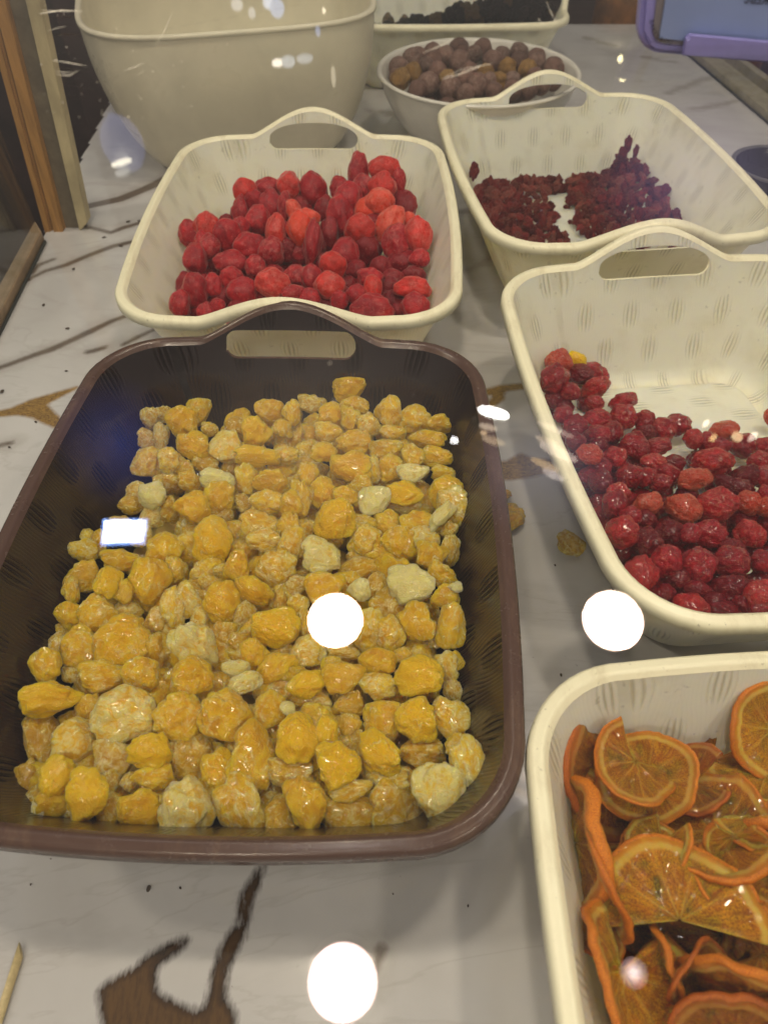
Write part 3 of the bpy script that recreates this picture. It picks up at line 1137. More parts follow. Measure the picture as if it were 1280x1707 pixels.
def blob(name, mat, seed, base='4', flat=0.7, lobes=0.22, cuts=5, cut=0.72, wrinkle=0.05, wfreq=3.0, taper=0.0, ridge=0.0, fine=0.0):
    rnd = random.Random(seed)
    V, F = {'4': (ICO4, F4), '3': (ICO3, F3), '2': (ICO2, F2)}[base]
    v = V.copy()
    # a couple of lobes
    o1 = Vector((rnd.uniform(-50, 50), rnd.uniform(-50, 50), rnd.uniform(-50, 50)))
    out = np.empty_like(v)
    dirs = []
    for _ in range(cuts):
        d = Vector((rnd.gauss(0, 1), rnd.gauss(0, 1), rnd.gauss(0, 1) * 0.8)).normalized()
        dirs.append((d, rnd.uniform(cut, cut + 0.2)))
    for i in range(len(v)):
        p = Vector(v[i])
        r = 1.0 + lobes * 1.6 * noise.noise(p * 1.1 + o1) + lobes * 0.7 * noise.noise(p * 2.3 + o1 * 2)
        for d, h in dirs:
            a = p.dot(d) * r
            if a > h:
                r *= 1 - 0.80 * (a - h) / a
        if wrinkle:
            q = p * wfreq + o1 * 3
            q = q + Vector((noise.noise(q * 0.7), noise.noise(q * 0.7 + Vector((9, 0, 0))), 0)) * 0.8
            r += wrinkle * noise.noise(q) + wrinkle * 0.5 * noise.noise(q * 2.3)
            if ridge:
                r -= ridge * max(0.0, 0.25 - abs(noise.noise(q * 0.8))) * 4 * 0.5
        if fine:
            r += fine * noise.noise(p * 7.0 + o1) + fine * 0.6 * noise.noise(p * 14.0 + o1)
        p = p * r
        if taper:
            k = 1 - taper * (p.y * 0.5 + 0.5)
            p.x *= k
            p.z *= k
        out[i] = (p.x, p.y, p.z * flat)
    # normalise the outline to a unit half size
    out -= (out.max(0) + out.min(0)) / 2
    ext = np.abs(out).max(0)
    out[:, 0] /= ext[0]
    out[:, 1] /= ext[1]
    out[:, 2] /= max(ext[0], ext[1])
    return mesh(name, out, F, [mat], True)


def zone(T, p):
    x, y = to_local(T, p)
    if T is B_:
        if y > 0.075:
            a = 'below the handle'
        elif y < -0.085:
            a = 'along the front rim'
        elif y > 0.0:
            a = 'in the back half'
        else:
            a = 'in the front half'
        return a + (', wooden post side' if x < -0.03 else ', cherry basket side' if x > 0.03 else ', middle')
    if T is S_:
        a = 'below the arched handle' if y > 0.06 else 'nearest the brown basket' if y < -0.04 else 'halfway back'
        return a + (', post side' if x < -0.03 else ', cranberry basket side' if x > 0.03 else ', middle')
    a = 'at the thin far edge of the heap' if y > 0.05 else 'by the front rim' if y < -0.06 else 'mid heap'
    return a + (', brown basket side' if x < -0.03 else ', picture edge side' if x > 0.05 else '')


def place(name, me, p, rx, ry, ang, rnd, label, cat, group, color, tilt=22, rz=None, face=None):
    """stand a piece with its broad side towards the open top-front of the pile"""
    d = face if face is not None else (CAM - p).normalized()
    up = UP - d * UP.dot(d)
    up.normalize()
    rt = up.cross(d)
    M = Matrix((rt, up, d)).transposed()
    M = M @ Matrix.Rotation(ang, 3, 'Z') @ Euler((R_(rnd.uniform(-tilt, tilt)), R_(rnd.uniform(-tilt, tilt)), 0)).to_matrix()
    if rz is None:
        rz = (rx + ry) / 2
    o = bpy.data.objects.new(name, me)
    COL.objects.link(o)
    o.matrix_world = Matrix.LocRotScale(p, M.to_quaternion(), Vector((rx, ry, rz)))
    o.color = color
    T = {'candied_yellow_fruit': B_, 'sugared_strawberry': S_, 'glossy_cherry': C_}.get(name)
    if T is not None and group:
        zn = zone(T, p)
        label, group = label + ' ' + zn, group + ' ' + zn
    o['label'] = label
    o['category'] = cat
    if group:
        o['group'] = group
    return o


# ------------------------------------------------------------------ yellow fruit
def tile(ox, oy, s, rows):
    return [(ox + r[0] / s, oy + r[1] / s, r[2] / s, r[3] / s, r[4] if len(r) > 4 else 'm', r[5] if len(r) > 5 else 0) for r in rows]


GOLD = tile(200, 620, 4.267, [
    (220, 340, 65, 80, 'd'), (320, 300, 60, 55, 'd'), (440, 360, 105, 105, 'a'), (560, 290, 80, 95, 'm'), (640, 410, 55, 50, 'd'), (300, 470, 50, 100, 'd'),
    (200, 475, 65, 70, 'd'), (195, 635, 105, 95), (370, 630, 85, 85), (520, 530, 100, 100, 'a'), (740, 530, 118, 105), (820, 390, 70, 65, 'd'),
    (980, 430, 95, 105, 's'), (1065, 290, 95, 85), (1215, 290, 60, 85, 'a'), (980, 600, 145, 72, 's'), (1060, 780, 130, 85, 'a'), (610, 650, 85, 75, 'd'),
    (460, 700, 70, 65, 'd'), (690, 760, 110, 70, 'p'), (500, 770, 80, 70), (230, 880, 85, 90, 'p'), (120, 850, 70, 70, 'd'), (340, 800, 90, 70, 'd'),
    (510, 960, 115, 105, 'a'), (700, 900, 100, 110, 'a'), (700, 1030, 95, 65, 'd'), (880, 930, 60, 60, 'd'), (900, 760, 75, 100), (1050, 930, 115, 80, 'a'),
    (1220, 940, 75, 95, 'a'), (1000, 1090, 130, 100), (660, 1190, 125, 155, 's'), (480, 1110, 70, 60, 'd'), (1200, 1100, 80, 90), (360, 980, 80, 90, 'd'),
    (80, 950, 80, 60, 'd'), (230, 1020, 80, 80, 'd'), (1170, 600, 90, 60), (1150, 400, 70, 60), (30, 1110, 90, 80, 'd'), (140, 1160, 90, 80, 'd')]) + \
    tile(500, 620, 4.267, [
        (350, 130, 105, 85, 'a'), (385, 245, 95, 65, 'a'), (90, 225, 90, 60, 'd'), (240, 300, 100, 80, 'a'), (200, 430, 90, 70, 'a'), (360, 330, 65, 80, 'a'),
        (490, 370, 80, 75), (625, 290, 90, 110), (820, 330, 100, 90), (985, 370, 80, 65), (660, 440, 90, 55), (905, 485, 120, 65), (170, 565, 85, 65, 'a'),
        (390, 500, 120, 80), (365, 680, 135, 105, 'a'), (610, 570, 110, 80), (800, 600, 75, 85, 'a'), (970, 600, 100, 70), (805, 720, 105, 65, 'p'),
        (640, 680, 85, 90), (1020, 720, 80, 55), (740, 860, 125, 85, 's'), (530, 920, 110, 95, 'p'), (430, 800, 80, 60), (160, 850, 85, 100, 'a'),
        (340, 890, 90, 75, 'a'), (245, 1040, 135, 130, 's'), (60, 750, 70, 100, 'a'), (20, 900, 70, 120, 'a'), (1040, 850, 110, 110, 'a'), (1090, 950, 100, 130),
        (1000, 1030, 115, 50, 'p', 50), (850, 1100, 130, 100), (620, 1090, 80, 100), (450, 1150, 90, 80), (740, 980, 110, 60, 'd'), (430, 1080, 110, 60), (1060, 1120, 60, 60, 'd'), (530, 690, 50, 90)]) + \
    tile(20, 880, 4.571, [
        (525, 60, 45, 50), (525, 175, 95, 85), (830, 250, 130, 80), (540, 370, 120, 115), (420, 480, 60, 100), (740, 420, 105, 120, 's'), (870, 480, 70, 90, 'a'),
        (1060, 435, 145, 190), (1165, 150, 125, 120), (1240, 320, 70, 90, 'a'), (430, 670, 90, 100, 'a'), (660, 640, 130, 130, 'a'), (890, 620, 100, 70, 'd'),
        (1110, 720, 95, 110, 'd'), (870, 865, 210, 185, 'a'), (540, 900, 140, 150), (330, 780, 50, 50, 'd'), (330, 880, 75, 90, 'd'), (255, 1055, 105, 125, 'a'),
        (470, 1090, 75, 80, 'd'), (690, 1130, 155, 110, 'a'), (980, 1130, 130, 135, 'a'), (1090, 950, 80, 120, 'd'), (1220, 600, 80, 140), (650, 120, 60, 100, 'd')]) + \
    tile(300, 880, 4.923, [
        (460, 310, 95, 120, 'a'), (340, 350, 60, 50), (790, 345, 150, 140), (690, 100, 130, 90), (920, 120, 110, 120), (355, 615, 140, 160, 'a'),
        (600, 520, 150, 95, 'a', -35), (790, 820, 180, 150, 's'), (830, 590, 55, 95, 'd'), (970, 640, 80, 85), (60, 590, 110, 140), (170, 740, 80, 100, 'd'),
        (540, 730, 90, 120, 'd'), (350, 890, 95, 120, 'd', -25), (500, 960, 95, 95, 'd'), (620, 1040, 105, 125, 'a'), (790, 1130, 155, 105, 'a', 30),
        (130, 960, 205, 150, 'p', -30), (110, 1210, 150, 150, 'a'), (460, 1165, 105, 75, 'p'), (520, 1270, 140, 75, 'p', 15), (740, 1310, 60, 60, 'd'), (1050, 1000, 140, 120),
        (930, 1170, 110, 80), (1040, 1290, 150, 100, 's', 20), (1240, 1180, 80, 110), (1160, 220, 145, 145, 'p'), (1190, 490, 150, 120, 'a'), (960, 470, 100, 80, 'd'),
        (260, 460, 100, 60, 'd'), (240, 340, 70, 60, 'd'), (1020, 800, 50, 120)]) + \
    tile(540, 880, 4.571, [
        (310, 110, 120, 120), (580, 130, 130, 130, 'a'), (760, 60, 110, 90), (830, 210, 110, 100), (960, 180, 70, 110, 'd'), (900, 360, 120, 80, 'm', -40),
        (1000, 450, 50, 40, 'p'), (270, 315, 150, 90, 'd', 15), (265, 470, 80, 80, 'p'), (420, 440, 85, 100, 'd'), (665, 430, 165, 140, 'p'), (920, 520, 100, 90),
        (420, 600, 75, 70, 'd'), (330, 770, 130, 150), (500, 800, 110, 125), (700, 720, 120, 150, 'a', 25), (960, 740, 105, 160, 'a'), (860, 820, 80, 90, 'd'),
        (610, 970, 75, 60), (410, 1030, 130, 105, 'a'), (720, 1120, 165, 145, 's'), (930, 1060, 85, 110), (1000, 1010, 65, 70), (150, 960, 110, 60, 'd'), (150, 1140, 150, 110, 'a'),
        (410, 1210, 130, 95), (980, 1220, 70, 90, 'd')]) + \
    tile(0, 1140, 4.571, [
        (400, 110, 200, 120, 's'), (210, 140, 50, 70), (320, 400, 120, 180, 'd'), (590, 440, 165, 160), (680, 190, 90, 105), (940, 230, 210, 195, 'y'),
        (780, 390, 60, 70, 'd'), (890, 570, 145, 135, 'd'), (1140, 510, 150, 125, 's'), (1160, 700, 140, 100), (420, 740, 120, 165, 's', -25), (400, 920, 110, 110, 'a'),
        (220, 730, 110, 130, 'd'), (670, 845, 140, 175, 's', -15), (220, 960, 90, 110, 'd'), (290, 960, 40, 100, 'p'), (580, 1020, 110, 80, 'd'), (840, 960, 100, 120, 'd'),
        (1060, 970, 140, 140, 'a'), (850, 740, 60, 80, 'd'), (980, 750, 60, 70, 'd'), (400, 1040, 60, 40, 'd')]) + \
    tile(270, 1140, 4.571, [
        (130, 250, 175, 160, 'a'), (500, 230, 195, 180, 'a'), (240, 550, 165, 180, 'd'), (440, 670, 120, 160), (700, 560, 165, 240, 'm', -20), (830, 190, 110, 130, 'a'),
        (1040, 400, 150, 170, 's'), (1240, 370, 90, 120, 's'), (980, 670, 160, 130, 'd'), (970, 190, 65, 50, 'p', -40), (200, 940, 190, 200, 'y'), (590, 940, 155, 225, 'm', 15),
        (930, 1030, 140, 150, 'd'), (1100, 910, 130, 190, 'a', 15), (1140, 130, 140, 100, 'd'), (80, 870, 80, 110, 'd')]) + \
    tile(540, 1140, 4.571, [
        (190, 150, 110, 90, 'd'), (200, 340, 90, 100, 'd'), (450, 300, 140, 150, 'a'), (700, 270, 140, 150, 's'), (410, 530, 180, 130, 's', -35), (730, 530, 170, 110, 'd'),
        (960, 260, 145, 130, 'm', -30), (480, 720, 160, 90), (110, 620, 150, 160, 's'), (190, 810, 160, 80, 'a'), (1020, 480, 90, 90), (1110, 640, 120, 215, 'y', 15),
        (880, 850, 190, 210, 'y'), (1060, 900, 100, 80), (190, 1040, 200, 180, 'd'), (560, 1040, 190, 215, 'd'), (640, 760, 110, 110, 'd')])
rnd = random.Random(11)
gold_me = [blob('candied_yellow_fruit', M_gold, 100 + i, flat=rnd.uniform(0.42, 0.62), lobes=0.26, cuts=5, cut=0.68, wrinkle=0.055, wfreq=2.6, ridge=0.08, fine=0.014) for i in range(12)]
TONE = {'m': (0.45, 0.10, 0.1), 'd': (0.50, 0.40, 0.0), 'a': (0.30, 0.06, 0.15), 's': (0.15, 0.0, 0.8), 'p': (0.92, 0.0, 0.0), 'y': (0.62, 0.0, 0.35)}
LG = {'m': 'honey yellow candied lump', 'd': 'dull brownish candied lump',
      'a': 'amber candied lump', 's': 'bright orange-yellow translucent candied lump',
      'p': 'pale whitish frosted candied lump', 'y': 'large pale yellow candied lump'}
GG = {'m': 'honey yellow candied fruit', 'd': 'dull brownish candied fruit', 'a': 'amber candied fruit', 's': 'bright candied fruit', 'p': 'pale frosted candied fruit',
      'y': 'large pale yellow candied fruit'}


def gold_level(px, py):
    z = 0.057 + 0.010 * max(0.0, min(1.0, (900 - py) / 250.0))
    z += 0.009 * max(0.0, min(1.0, (px - 680) / 100.0))
    z += 0.004 * math.sin(px * 0.021 + 1.0) * math.cos(py * 0.017)
    return z


gold_pts = []
for (px, py, rx, ry, tn, *an) in GOLD:
    a_ = an[0] if an else 0
    z = gold_level(px, py) + {'d': -0.007, 'm': -0.001, 'a': 0.001, 's': 0.005, 'p': 0.003, 'y': 0.005}[tn]
    p = at(px, py, z)
    k = (p - CAM).dot(FWD) / FPX
    r = (rx + ry) / 2 * k
    p2 = clamp_in(B_, p, r)
    rxx, ryy = rx * k * 1.17, ry * k * 1.17
    fr, dp, wm_ = TONE[tn]
    place('candied_yellow_fruit', rnd.choice(gold_me), p2, rxx, ryy, R_(a_) + rnd.choice((0, math.pi)), rnd, LG[tn], 'candied fruit', GG[tn],
          (min(1, max(0, fr + rnd.uniform(-0.15, 0.15))), min(1, max(0, dp + rnd.uniform(-0.1, 0.15))), min(1, wm_ + rnd.uniform(0, 0.2)), 1), tilt=16, rz=(rx + ry) / 2 * k)
    gold_pts.append((p2, r))
# lower layer: fills the basket underneath
low_src = [blob('low_fruit', M_gold, 180 + i, base='2', flat=0.6, lobes=0.26, cuts=4, cut=0.70, wrinkle=0.06, wfreq=2.8) for i in range(5)]
bm_low = bmesh.new()
n_low = 0
for ring_z, step in ((0.043, 0.0185), (0.028, 0.024)):
    yy = -0.17
    while yy < 0.17:
        xx_ = -0.13
        while xx_ < 0.13:
            x, y = xx_ + rnd.uniform(-0.005, 0.005), yy + rnd.uniform(-0.005, 0.005)
            k = ring_z / TH
            if abs(x) < TW / 2 - LIP - FL * (1 - k) - 0.006 and abs(y) < TL / 2 - LIP - FL * (1 - k) - 0.006 and n_low < 230 and not (ring_z > 0.04 and x < -0.055 and y > 0.02 + (x + 0.055) * 1.2):
                p = clamp_in(B_, to_world(B_, x, y, ring_z + rnd.uniform(-0.003, 0.003)), 0.010)
                # the back left corner of the basket is bare
                xl, yl = to_local(B_, p)
                r = rnd.uniform(0.0108, 0.0142)
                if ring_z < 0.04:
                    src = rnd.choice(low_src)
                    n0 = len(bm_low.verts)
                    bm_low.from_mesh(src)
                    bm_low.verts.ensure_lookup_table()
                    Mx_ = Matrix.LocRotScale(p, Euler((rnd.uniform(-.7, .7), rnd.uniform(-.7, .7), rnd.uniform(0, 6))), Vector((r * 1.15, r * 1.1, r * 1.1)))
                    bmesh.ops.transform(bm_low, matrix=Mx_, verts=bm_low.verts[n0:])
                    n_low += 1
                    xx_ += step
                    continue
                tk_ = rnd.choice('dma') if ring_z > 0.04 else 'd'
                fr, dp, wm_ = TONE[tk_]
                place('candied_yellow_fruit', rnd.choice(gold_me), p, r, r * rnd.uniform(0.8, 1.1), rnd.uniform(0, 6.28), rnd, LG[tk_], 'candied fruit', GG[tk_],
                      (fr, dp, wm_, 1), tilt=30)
                n_low += 1
            xx_ += step
        yy += step

for f_ in bm_low.faces:
    f_.smooth = True
me_low = bpy.data.meshes.new('fruit_mass')
bm_low.to_mesh(me_low)
bm_low.free()
me_low.materials.append(M_gold)
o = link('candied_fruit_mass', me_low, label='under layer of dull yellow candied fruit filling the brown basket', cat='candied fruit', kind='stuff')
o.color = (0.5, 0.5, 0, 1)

# ------------------------------------------------------------------ strawberries
ST = tile(280, 250, 5.333, [
    (160, 740, 80, 100), (350, 680, 110, 110, 'b'), (530, 760, 110, 120), (650, 690, 70, 80), (690, 370, 95, 100, 'b', 30), (640, 540, 60, 120), (800, 620, 100, 110),
    (890, 340, 110, 80), (1080, 320, 95, 105, 'b'), (910, 470, 90, 110), (1120, 540, 60, 85, 'o', 20), (1170, 700, 105, 135, 'o'), (960, 720, 80, 130, 'b'), (730, 860, 130, 105),
    (560, 990, 135, 90), (780, 1040, 80, 90), (240, 970, 95, 120), (370, 860, 85, 100), (920, 900, 100, 110), (1060, 900, 90, 100, 'd'), (240, 1260, 100, 140),
    (110, 1370, 80, 110), (100, 1190, 65, 95, 'd'), (400, 1200, 75, 95), (570, 1150, 100, 90, 'm', -30), (670, 1260, 125, 110), (940, 1190, 140, 115, 'b', -20), (1140, 1110, 95, 80),
    (440, 1390, 60, 60), (330, 1430, 65, 70), (1120, 1290, 100, 80), (1040, 500, 60, 110), (760, 450, 80, 80), (480, 1300, 80, 80, 'd'), (860, 1330, 90, 70, 'd'), (640, 1400, 90, 80, 'd'), (520, 640, 60, 60, 'd'), (300, 820, 60, 90), (700, 740, 60, 60, 'd')]) + \
    tile(500, 250, 5.333, [
        (110, 350, 115, 130), (350, 350, 75, 95), (520, 200, 80, 150), (750, 180, 125, 100, 'b'), (880, 270, 55, 90), (730, 310, 110, 100, 'b'), (430, 430, 110, 120),
        (360, 580, 110, 150), (710, 460, 115, 100, 'o'), (930, 490, 100, 110, 'd'), (620, 540, 112, 115, 'o'), (800, 660, 105, 150, 'o', -30), (530, 710, 125, 115, 'b', 20),
        (870, 830, 125, 145), (1100, 770, 120, 150, 'b'), (260, 750, 80, 130, 'd'), (110, 830, 75, 180, 'm', -5), (400, 910, 110, 110), (600, 890, 115, 125, 'd'), (720, 1040, 85, 80, 'd'),
        (910, 1000, 130, 100, 'd'), (1060, 960, 80, 70), (500, 1060, 90, 75, 'd'), (300, 1040, 105, 115, 'b', 10), (100, 1140, 95, 110), (260, 1200, 125, 105, 'b'), (430, 1190, 70, 60, 'd'),
        (620, 1140, 100, 80), (650, 1240, 70, 110, 'b'), (820, 1130, 90, 65, 'd'), (800, 1230, 80, 90, 'd'), (1000, 1220, 145, 85, 'b'), (1010, 1100, 100, 60, 'd'), (350, 1340, 70, 75),
        (510, 1290, 95, 85), (640, 1410, 170, 115), (1020, 1390, 115, 110), (820, 1350, 90, 90, 'd'), (90, 1300, 85, 65), (60, 600, 105, 70, 'o'), (560, 320, 90, 90), (960, 620, 60, 60, 'o'), (220, 520, 80, 100, 'd'), (20, 480, 90, 70, 'd')])
straw_me = [blob('sugared_strawberry', M_straw, 300 + i, flat=0.85, lobes=0.13, cuts=1, cut=0.85, wrinkle=0.018, wfreq=3.0, taper=(0.30 if i % 2 else 0.10)) for i in range(8)]
TS = {'m': (0.25, 0.30, 0.0), 'b': (0.30, 0.0, 0.18), 'o': (0.45, 0.0, 0.50), 'd': (0.15, 0.80, 0.0)}
LS = {'m': 'plain red sugared strawberry', 'b': 'bright red sugared strawberry',
      'o': 'orange-red translucent sugared strawberry', 'd': 'dark crimson sugared strawberry'}
GS = {'m': 'red strawberries', 'b': 'bright red strawberries', 'o': 'orange-red strawberries', 'd': 'dark crimson strawberries'}


def straw_level(px, py):
    z = 0.060 + (500 - py) * 0.00009
    if px > 580 and py < 340:
        z += 0.008
    return z


pile = []
for (px, py, rx, ry, tn, *an) in ST:
    a_ = an[0] if an else 0
    z = straw_level(px, py) + {'d': -0.008, 'm': 0, 'b': 0.005, 'o': 0.006}[tn]
    p = at(px, py, z)
    k = (p - CAM).dot(FWD) / FPX
    r = (rx + ry) / 2 * k
    p2 = clamp_in(S_, p, r)
    fr, dp, wm_ = TS[tn]
    place('sugared_strawberry', rnd.choice(straw_me), p2, rx * k * 1.20, ry * k * 1.20, R_(a_) + (math.pi if rnd.random() < 0.3 else 0), rnd, LS[tn], 'candied fruit', GS[tn],
          (min(1, max(0, fr + rnd.uniform(-0.1, 0.2))), min(1, max(0, dp + rnd.uniform(-0.1, 0.2))), wm_, 1), tilt=14)
    pile.append(p2)
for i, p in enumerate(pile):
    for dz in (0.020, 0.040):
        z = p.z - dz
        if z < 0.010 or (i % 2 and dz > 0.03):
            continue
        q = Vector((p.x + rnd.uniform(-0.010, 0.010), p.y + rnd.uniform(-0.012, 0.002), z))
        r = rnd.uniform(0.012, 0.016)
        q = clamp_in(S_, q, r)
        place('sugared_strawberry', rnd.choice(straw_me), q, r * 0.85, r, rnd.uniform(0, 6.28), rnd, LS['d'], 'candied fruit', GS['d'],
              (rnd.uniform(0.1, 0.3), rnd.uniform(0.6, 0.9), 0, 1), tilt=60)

# ------------------------------------------------------------------ cherries
CH = tile(870, 540, 5.691, [
    (230, 260, 120, 115, 'o'), (550, 290, 115, 105), (300, 520, 120, 140), (530, 480, 135, 95, 'd'), (700, 430, 85, 80), (690, 610, 135, 90, 'r'), (460, 640, 90, 85),
    (680, 750, 90, 70), (950, 740, 125, 80), (960, 880, 120, 120), (1160, 900, 85, 80), (710, 900, 120, 90), (390, 860, 90, 85), (700, 1060, 125, 95), (720, 1160, 85, 85, 'd'),
    (640, 1240, 115, 95, 'o'), (870, 1270, 110, 105, 'r'), (1060, 1160, 130, 130), (850, 1030, 95, 100), (740, 1490, 100, 105, 'd'), (1010, 1450, 120, 115), (900, 1620, 100, 115, 'r'),
    (1190, 1440, 75, 80), (1150, 1040, 115, 75, 'd'), (500, 970, 110, 100), (500, 1120, 90, 90, 'd'), (760, 1360, 80, 80)]) + \
    tile(1060, 640, 5.818, [
        (80, 370, 80, 90), (260, 440, 110, 115), (410, 400, 115, 100), (560, 530, 95, 95, 'r'), (670, 550, 85, 80), (860, 450, 125, 90, 'o'), (1040, 600, 110, 120),
        (800, 620, 115, 80), (740, 760, 185, 135, 'r'), (1230, 600, 80, 80), (1190, 750, 105, 95), (180, 620, 140, 85), (40, 650, 80, 100), (160, 760, 115, 80, 'r'),
        (340, 780, 120, 90, 'd'), (280, 860, 120, 90), (80, 910, 90, 90), (230, 960, 100, 85), (560, 920, 150, 110, 'o'), (1080, 900, 145, 105, 'd'), (1230, 900, 95, 105), (850, 960, 90, 75, 'd'),
        (100, 1170, 140, 105, 'o'), (450, 1200, 165, 135, 'o'), (790, 1180, 185, 155, 'r'), (1020, 1010, 120, 90, 'd'), (1080, 1160, 115, 115, 'o'), (1260, 1080, 80, 100), (1250, 1200, 100, 90, 'o')]) + \
    tile(980, 820, 4.267, [
        (240, 290, 105, 112, 'r'), (570, 290, 95, 90, 'd'), (420, 370, 100, 112, 'd'), (720, 300, 72, 72), (860, 300, 112, 100), (1150, 300, 102, 98, 'r'), (550, 490, 97, 115),
        (770, 520, 122, 122), (1000, 500, 125, 112), (1230, 500, 72, 82), (380, 590, 110, 125, 'r'), (720, 825, 122, 102, 'r'), (540, 730, 72, 72, 'd'), (760, 690, 105, 65, 'd'),
        (1000, 690, 132, 105, 'd'), (1220, 740, 102, 115, 'r'), (1250, 890, 80, 92), (980, 880, 125, 82, 'd'), (180, 90, 80, 100), (300, 180, 72, 72), (1010, 400, 90, 70, 'd'), (650, 620, 90, 80, 'd'), (880, 780, 80, 70, 'd'), (1100, 800, 90, 90, 'd'), (400, 200, 70, 70, 'd')]) + \
    [(1310, 740, 20, 20, 'm', 0), (1320, 780, 20, 20, 'm', 0), (1315, 820, 21, 20, 'd', 0), (1330, 860, 21, 21, 'm', 0), (1320, 905, 22, 21, 'm', 0), (1335, 950, 22, 22, 'd', 0), (1325, 1000, 22, 22, 'm', 0),
     (1360, 800, 20, 20, 'm', 0), (1375, 870, 21, 20, 'm', 0), (1380, 930, 22, 22, 'm', 0), (1380, 990, 23, 22, 'm', 0), (1420, 850, 20, 20, 'm', 0), (1430, 920, 22, 21, 'm', 0), (1440, 990, 22, 22, 'd', 0),
     (1284, 694, 10, 14, 'o', 0)]
ch_me = [blob('glossy_cherry', M_cherry, 500 + i, flat=0.95, lobes=0.12, cuts=2, cut=0.84, wrinkle=0.055, wfreq=2.6, ridge=0.13, fine=0.012) for i in range(9)]
TC = {'m': (0.25, 0.30, 0.0), 'r': (0.35, 0.0, 0.15), 'o': (0.6, 0.0, 0.7), 'd': (0.15, 0.85, 0.0)}
LC = {'m': 'dark red wrinkled cherry', 'r': 'bright red glossy cherry', 'o': 'orange-tinged glossy cherry',
      'd': 'blackish red cherry'}
GC = {'m': 'dark red cherries', 'r': 'bright red cherries', 'o': 'orange-tinged cherries', 'd': 'blackish red cherries'}


def edge_y(x):
    return float(np.interp(x, [880, 930, 1010, 1060, 1100, 1180, 1280, 1400], [575, 560, 650, 668, 690, 705, 740, 760]))


pile = []
for (px, py, rx, ry, tn, *an) in CH:
    dpt = py - edge_y(px)
    z = 0.014 + max(0, dpt) * 0.00020
    if px < 1000:
        z += 0.016 * (1000 - px) / 110.0
    if px < 905 and py < 600:
        z += 0.012
    z = min(z, 0.062) + {'d': -0.004, 'm': 0, 'r': 0.003, 'o': 0.004}[tn]
    p = at(px, py, z)
    k = (p - CAM).dot(FWD) / FPX
    r = (rx + ry) / 2 * k
    p2 = clamp_in(C_, p, r)
    fr, dp, wm_ = TC[tn]
    place('glossy_cherry', rnd.choice(ch_me), p2, rx * k * 1.14, ry * k * 1.14, rnd.uniform(-0.5, 0.5), rnd, LC[tn], 'candied cherry', GC[tn],
          (min(1, max(0, fr + rnd.uniform(-0.1, 0.2))), min(1, max(0, dp + rnd.uniform(-0.1, 0.2))), wm_, 1), tilt=25)
    pile.append(p2)
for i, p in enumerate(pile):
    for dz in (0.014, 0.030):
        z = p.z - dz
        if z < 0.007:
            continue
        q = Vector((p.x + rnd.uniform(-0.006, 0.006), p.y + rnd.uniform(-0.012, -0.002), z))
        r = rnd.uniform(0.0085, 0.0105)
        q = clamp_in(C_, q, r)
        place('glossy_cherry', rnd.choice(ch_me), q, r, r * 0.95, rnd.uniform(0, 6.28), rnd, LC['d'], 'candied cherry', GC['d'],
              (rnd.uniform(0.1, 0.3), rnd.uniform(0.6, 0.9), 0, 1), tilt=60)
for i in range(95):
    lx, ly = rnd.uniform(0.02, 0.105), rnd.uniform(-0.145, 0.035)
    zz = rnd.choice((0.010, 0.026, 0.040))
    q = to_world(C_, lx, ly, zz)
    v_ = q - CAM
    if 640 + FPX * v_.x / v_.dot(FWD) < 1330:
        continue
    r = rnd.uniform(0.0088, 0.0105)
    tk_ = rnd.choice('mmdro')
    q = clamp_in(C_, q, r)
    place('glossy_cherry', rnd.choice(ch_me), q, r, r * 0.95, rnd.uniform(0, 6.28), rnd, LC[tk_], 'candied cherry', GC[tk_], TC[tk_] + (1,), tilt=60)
# one yellow piece among the cherries, and fruit dropped on the marble
p = clamp_in(C_, at(945, 567, 0.030), 0.009)
place('candied_yellow_fruit', gold_me[3], p, 0.0085, 0.0085, 0, rnd, 'single yellow candied fruit among the cherries at the back corner', 'candied fruit', None, (0.0, 0.0, .8, 1), tilt=5)
for (px, py, rx, ry, m_, lab, col) in [
    (836, 822, 17, 13, 3, 'small amber candied fruit lying on the marble against the brown basket', (0.1, 0.3, .1, 1)),
    (846, 862, 31, 27, 5, 'large amber candied fruit lying on the marble beside the brown basket', (0.3, 0.25, .1, 1)),
    (951, 904, 24, 29, 7, 'lone tan candied fruit lying on bare marble between the baskets', (0.55, 0.5, 0, 1))]:
    p = at(px, py, 0.0075)
    k = (p - CAM).dot(FWD) / FPX
    o = place('candied_yellow_fruit', gold_me[m_], p, rx * k, ry * k, 0.2, rnd, lab, 'candied fruit', None, col, tilt=3, rz=0.0085, face=Vector((0, -0.05, 1)).normalized())

# ------------------------------------------------------------------ cranberries scattered in the basket behind the cherries


def in_poly(x, y, poly):
    ins = False
    for i in range(len(poly)):
        (x0, y0), (x1, y1) = poly[i], poly[(i + 1) % len(poly)]
        if (y0 > y) != (y1 > y) and x < (x1 - x0) * (y - y0) / (y1 - y0) + x0:
            ins = not ins
    return ins


def scatter(poly, dmin, rnd, tries=6000, seed_pts=()):
    xs = [p_[0] for p_ in poly]
    ys = [p_[1] for p_ in poly]
    pts = []
    for _ in range(tries):
        x, y = rnd.uniform(min(xs), max(xs)), rnd.uniform(min(ys), max(ys))
        if not in_poly(x, y, poly):
            continue
        if all((x - a) ** 2 + ((y - b) * 1.15) ** 2 > dmin * dmin for a, b in pts):
            pts.append((x, y))
    return pts


